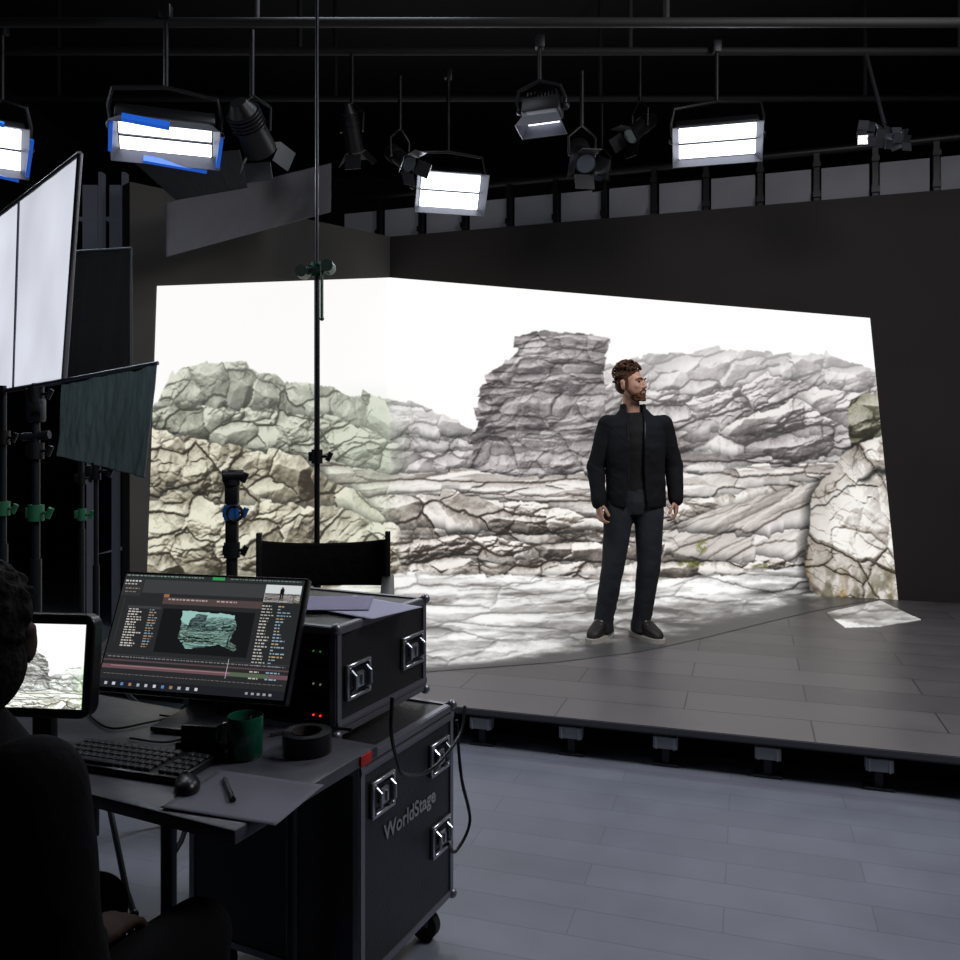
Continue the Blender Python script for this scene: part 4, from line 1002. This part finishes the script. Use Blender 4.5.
for i in range(90):
    a = random.uniform(-1.5, 1.5); q.sph(HC+HR@Vector((math.sin(a)*.051, -.044-math.cos(a)*.049, random.uniform(-.112, -.066))), random.uniform(.004, .008), seg=6)
me = remesh(q, .0038, 1)
me.materials.append(mat('beard_brown', (100, 68, 48), .85, bump=.8, bscale=80, var=.5, vscale=60, spec=.2)); add('beard', me, actor)
q = MB(); q.loft([((0, 0, .885), .162, .116), ((0, 0, 1.08), .152, .106), ((0, -.005, 1.25), .162, .116), ((0, 0, 1.36), .172, .108), ((0, .003, 1.43), .150, .086), ((-.008, .010, 1.485), .078, .070)], 32)
me = remesh(q, .007, 3, disp=[(.004, (8, 8, 9), 5)]); me.materials.append(mat('shirt_black', (15, 15, 17), .9, bump=.3, bscale=18)); add('t_shirt', me, actor)
JK = mat('jacket_black', (27, 28, 32), .88, bump=.35, bscale=10, var=.2, vscale=9, spec=.18)
q = MB()
q.loft([((.005, 0, .870), .192, .134, .85), ((.005, 0, .92), .192, .138, .85), ((0, 0, 1.08), .186, .131, .85), ((0, -.004, 1.25), .192, .136, .88), ((0, 0, 1.34), .198, .128, .92), ((0, .004, 1.40), .194, .110, .95), ((-.002, .008, 1.44), .163, .094), ((-.006, .012, 1.475), .112, .082), ((-.010, .014, 1.51), .080, .074)], 40)
for s, e, w_, sg in ((sL, eL, wL, -1), (sR, eR, wR, 1)):
    q.cap(s, e, .062, .056, 20); q.cap(e, w_, .056, .043, 20); q.sph(s+Vector((-sg*.03, 0, .004)), (.07, .064, .058))
    q.cyl(w_+Vector((0, 0, .004)), w_-(w_-e).normalized()*.03, .045, .046, 20)
    for dz, ty in ((.05, .5), (.0, -.4), (-.05, .35)): q.torus(e+Vector((0, 0, dz)), .049, .010, rotm(x=.2, y=ty*sg), seg=18)
me = remesh(q, .0065, 5, disp=[(.007, (6, 6, 7), 7), (.003, (16, 16, 20), 9)])
bm2 = bmesh.new(); bm2.from_mesh(me)
def openw(z): return float(np.interp(z, [.86, 1.0, 1.15, 1.30, 1.40, 1.47, 1.56], [.070, .056, .047, .047, .054, .052, .056]))
dl = []
for f in bm2.faces:
    c_ = f.calc_center_median()
    if c_.y < -.03 and abs(c_.x+.012) < openw(c_.z): dl.append(f)
    elif f.normal.z < -.7 and c_.z < .90 and abs(c_.x) < .165: dl.append(f)
    elif f.normal.z > .8 and c_.z > 1.495: dl.append(f)
bmesh.ops.delete(bm2, geom=list(set(dl)), context='FACES'); bm2.to_mesh(me); bm2.free()
me.materials.append(JK)
jk = add('jacket', me, actor); s_ = jk.modifiers.new('t', 'SOLIDIFY'); s_.thickness = .006; s_.offset = 0
q = MB()
for s in (-1, 1):
    q.path([(-.012+s*openw(z)+s*.004, y, z) for z, y in ((.885, -.134), (1.0, -.132), (1.15, -.132), (1.28, -.134), (1.36, -.124), (1.42, -.104))], .0035)
q.done('zipper', mat('zip_grey', (62, 63, 70), .35, .6), actor)
q = MB()
rows = []
for zz, a1, a2 in ((1.465, .104, .088), (1.505, .088, .077), (1.54, .084, .075), (1.542, .078, .069), (1.49, .080, .070)):
    row = []
    for i in range(31):
        a = math.radians(-90+40)+(math.radians(360-80))*i/30
        row.append(q.bm.verts.new((-.012+a1*math.cos(a), .012+a2*math.sin(a), zz-(.014 if i in (0, 30) else 0))))
    rows.append(row)
for a_, b_ in zip(rows[:-1], rows[1:]):
    for i in range(30): q.bm.faces.new((a_[i], a_[i+1], b_[i+1], b_[i]))
q.done('collar', JK, actor)
q = MB()
q.loft([((0, 0, .82), .146, .104), ((0, 0, .90), .170, .118), ((0, 0, .97), .168, .114), ((0, 0, 1.0), .158, .108)], 32)
for h_, k_, a_, sg in ((hL, kL, aL, -1), (hR, kR, aR, 1)):
    q.loft([(a_+Vector((0, -.01, -.045)), .066, .078), (a_+Vector((0, -.005, .03)), .062, .070), (a_.lerp(k_, .35), .065, .072), (a_.lerp(k_, .7), .072, .078), (k_, .075, .080), (k_.lerp(h_, .35), .085, .090), (k_.lerp(h_, .75), .097, .104), (h_, .100, .106)], 28)
    for dz, rr_, ty, tx in ((.02, .056, .25, .2), (.05, .056, -.3, -.2), (.085, .056, .3, .1), (.12, .057, -.2, -.2)): q.torus(a_+(k_-a_)*(dz/.41), rr_, .011, rotm(x=tx, y=ty*sg), seg=20)
    for dz, ty in ((.05, .3), (.015, -.25), (-.025, .3)): q.torus(k_+Vector((0, .004, dz)), .068, .010, rotm(x=.25, y=ty*sg), seg=20)
    for dz, ty in ((-.05, -.6), (-.10, -.75)): q.torus(h_+Vector((-sg*.01, 0, dz)), .090, .010, rotm(x=.1, y=ty*sg), seg=20)
me = remesh(q, .0065, 4, disp=[(.0045, (6, 6, 7), 17), (.002, (18, 18, 22), 19)]); me.materials.append(mat('jeans_charcoal', (46, 48, 53), .9, bump=.35, bscale=12, var=.3, vscale=7, spec=.25)); add('jeans', me, actor)
for a_, yaw in ((aL, -.55), (aR, .45)):
    RZ = rotm(z=yaw); base = Vector((a_.x, a_.y, 0))
    bt_ = MB()
    def ring(y, w, zt, xo=0):
        return (base+RZ@Vector((xo, y, .018+zt/2)), w, zt/2, .8, RZ@Matrix.Rotation(math.pi/2, 3, 'X'))
    bt_.loft([ring(.085, .018, .06), ring(.072, .038, .10), ring(.03, .046, .13), ring(-.02, .048, .135), ring(-.07, .047, .118), ring(-.12, .050, .088), ring(-.165, .047, .068), ring(-.195, .034, .050), ring(-.208, .014, .030)], 20)
    bt_.cyl(base+Vector((0, 0, .06)), a_+Vector((0, 0, .06)), .052, .054, 20)
    me = remesh(bt_, .006, 3); me.materials.append(mat('boot_leather', (38, 33, 31), .55, bump=.3)); bo = add('boot', me, actor)
    q = MB(); n0 = [(.094, .022), (.080, .044), (.02, .052), (-.04, .050), (-.10, .058), (-.16, .057), (-.20, .042), (-.224, .018)]
    poly_ = [RZ@Vector((w, y, 0)) for y, w in n0]+[RZ@Vector((-w, y, 0)) for y, w in reversed(n0)]
    q.prism([(p.x+base.x, p.y+base.y) for p in poly_], 0.001, .032); q.done('sole', mat('sole_pale', (196, 190, 182), .7), bo)
    q = MB()
    for k in range(4):
        c_ = base+RZ@Vector((0, -.080-.022*k, .132-.016*k)); q.cyl(c_-RZ@Vector((.028, 0, .010)), c_+RZ@Vector((.028, 0, -.010)), .0055)
    q.done('laces', mat('lace_grey', (185, 180, 170), .8), bo)

# ---- seated operator
OX, OY = -.800, 1.34
sp = thing('person', (OX, OY, 0), 'person in black clothes seated at the table, back turned', 'person', rot=(0, 0, math.radians(158)))
DS = mat('dark_sweater', (8, 8, 10), .95, bump=.3, bscale=20, spec=.12)
hc = Vector((0, -.01, 1.170)); hr = rotm(z=.60, x=.05)
q = MB(); head_parts(q, hc, hr)
q.loft([((0, .05, 1.00), .066, .062), ((0, .03, 1.05), .056, .056), ((0, .01, 1.11), .055, .058)], 20)
q.loft([((0, .10, .48), .165, .12), ((0, .10, .60), .165, .11), ((0, .09, .78), .158, .10), ((0, .07, .93), .185, .105), ((0, .06, 1.01), .180, .09), ((0, .055, 1.05), .09, .062)], 28)
SP = []
for s in (-1, 1):
    sh_ = Vector((s*.195, .06, .99)); el = Vector((s*.245, .05, .72)); wr = Vector((s*.08, -.14, .635))
    q.cap(sh_, el, .050, .040); q.cap(el, wr, .040, .027); SP.append((sh_, el, wr, s))
    hand(q, wr, (-s*.1, -1, -.05), (0, 0, -1), (-s, 0, 0))
    h_ = Vector((s*.09, .08, .52)); k_ = Vector((s*.13, -.36, .54)); a_ = Vector((s*.13, -.34, .09))
    q.cap(h_, k_, .080, .056); q.cap(k_, a_, .054, .038); q.cap(a_, a_+Vector((0, -.12, -.045)), .034, .022)
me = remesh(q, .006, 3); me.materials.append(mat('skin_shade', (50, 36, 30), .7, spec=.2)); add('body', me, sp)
q = MB(); q.loft([((0, .10, .49), .20, .145), ((0, .10, .64), .20, .135), ((0, .09, .80), .205, .134), ((0, .07, .93), .218, .130), ((0, .06, 1.00), .200, .110), ((0, .055, 1.045), .140, .088), ((0, .045, 1.075), .082, .072), ((0, .04, 1.10), .068, .066)], 32)
for sh_, el, wr, s in SP: q.cap(sh_, el, .076, .064, 18); q.cap(el, wr, .060, .042, 18)
me = remesh(q, .008, 5, disp=[(.006, (8, 8, 10), 27)]); me.materials.append(DS); add('sweater', me, sp)
q = MB()
q.loft([((0, .09, .445), .17, .13), ((0, .09, .55), .175, .135)], 24)
for s in (-1, 1):
    q.cap((s*.09, .06, .52), (s*.13, -.36, .54), .090, .070, 18); q.cap((s*.13, -.36, .54), (s*.13, -.34, .10), .068, .055, 18)
me = remesh(q, .009, 4); me.materials.append(mat('trousers_dark', (11, 11, 13), .95, spec=.15)); add('trousers', me, sp)
for s in (-1, 1):
    q = MB(); q.loft([((s*.13, y, .004+zt/2), w_, zt/2, .8, Matrix.Rotation(math.pi/2, 3, 'X')) for y, w_, zt in ((-.27, .02, .06), (-.29, .036, .09), (-.36, .042, .10), (-.44, .046, .07), (-.50, .044, .055), (-.54, .02, .035))], 18)
    q.done('shoe', BLACKM, sp)
q = MB(); random.seed(31)
q.sph(hc+hr@Vector((0, .030, .045)), (.084, .098, .080), hr, 24); q.sph(hc+hr@Vector((0, .040, -.03)), (.082, .076, .085), hr, 20)
for i in range(260):
    th = random.uniform(0, 6.283); ph = random.uniform(-.7, 1.5); d = Vector((math.cos(th)*math.cos(ph), math.sin(th)*math.cos(ph), math.sin(ph)))
    if d.y < -.2 and d.z < .5: continue
    if d.z < -.1 and d.y < .1: continue
    q.sph(hc+hr@(Vector((0, .03, .045))+Vector((d.x*.084, d.y*.098, d.z*.084))), random.uniform(.006, .011), seg=8)
me = remesh(q, .005, 2); me.materials.append(mat('hair_black', (9, 8, 8), .85, bump=.5, bscale=90, spec=.12)); add('hair', me, sp)
oc = thing('office_chair', (OX, OY, 0), 'black office chair under the seated person', 'chair', rot=(0, 0, math.radians(158)))
q = MB(); q.box((0, .02, .405), (.44, .44, .06), bevel=.025, seg=3); q.done('seat', BLACKF, oc)
q = MB(); q.box((0, .28, .66), (.38, .035, .26), bevel=.016, seg=3); q.done('backrest', BLACKF, oc)
q = MB(); q.path([(0, .10, .37), (0, .27, .38), (0, .31, .50), (0, .30, .62)], .014); q.done('back_bracket', BLACKM, oc)
q = MB(); q.cyl((0, .02, .10), (0, .02, .38), .022); q.done('pole', DSTEEL, oc)
for i in range(5):
    a = i*1.2566+.3; q = MB(); q.cyl((0, .02, .10), (.27*math.cos(a), .02+.27*math.sin(a), .07), .018, .012); q.done('leg', BLACKM, oc)
    q = MB(); q.cyl((.27*math.cos(a)-.01, .02+.27*math.sin(a), .026), (.27*math.cos(a)+.01, .02+.27*math.sin(a), .026), .025); q.done('caster', BLACKM, oc)

# ------------------------------------------------------------ lights
def area(n_, p, tgt, e, sx, sy, c=(1, 1, 1)):  # added fill light without a fixture, separate from the hanging soft lights
    l = bpy.data.lights.new(n_, 'AREA'); l.shape = 'RECTANGLE'; l.size = sx; l.size_y = sy; l.energy = e; l.color = c
    o = add(n_, l, None, p); o.rotation_euler = (Vector(tgt)-Vector(p)).to_track_quat('-Z', 'Y').to_euler(); o['label'] = 'added unseen fill light'; o['category'] = 'lamp'
area('fill_light', (2.6, 2.6, 4.6), (1.8, 3.4, 0), 64, 1.2, 1.2, (.88, .91, 1))  # unseen fill added to brighten the foreground floor
area('fill_light', (-.6, 4.6, 4.3), (-.6, 2.3, .8), 15, 1.0, .6, (.86, .92, 1))  # unseen fill added over the desk
area('fill_light', (2.4, 2.8, 3.6), (1.0, 5.6, 1.3), 40, .7, .7, (1, .95, .9))  # unseen key light added for the actor's face
area('fill_light', (-2.6, 4.2, 3.6), (-1.6, 2.9, 1.4), 10, .5, .5, (.85, .95, 1))
l = bpy.data.lights.new('flag_fill_spot', 'SPOT'); l.energy = 90; l.spot_size = math.radians(26); l.spot_blend = .6; l.shadow_soft_size = .1; l.color = (.9, .97, 1)
o = add('flag_fill_spot', l, None, (-.5, 1.2, 3.3)); o.rotation_euler = (Vector((-1.3, 2.95, 1.5))-Vector((-.5, 1.2, 3.3))).to_track_quat('-Z', 'Y').to_euler(); o['label'] = 'added unseen spot brightening the flag'; o['category'] = 'lamp'  # unseen spot added to lift the grey-teal flag
w = bpy.data.worlds.new('World'); sc.world = w; w.use_nodes = True
w.node_tree.nodes['Background'].inputs[0].default_value = (.55, .6, .75, 1); w.node_tree.nodes['Background'].inputs[1].default_value = .05

# ------------------------------------------------------------ camera
cd = bpy.data.cameras.new('camera'); cd.sensor_width = 36; cd.lens = FPX/960*36; cd.shift_y = -40/960; cd.clip_start = .05
cam = bpy.data.objects.new('camera', cd); sc.collection.objects.link(cam)
cam.location = (0, 0, CH); cam.rotation_euler = (math.radians(90), 0, 0)
sc.camera = cam
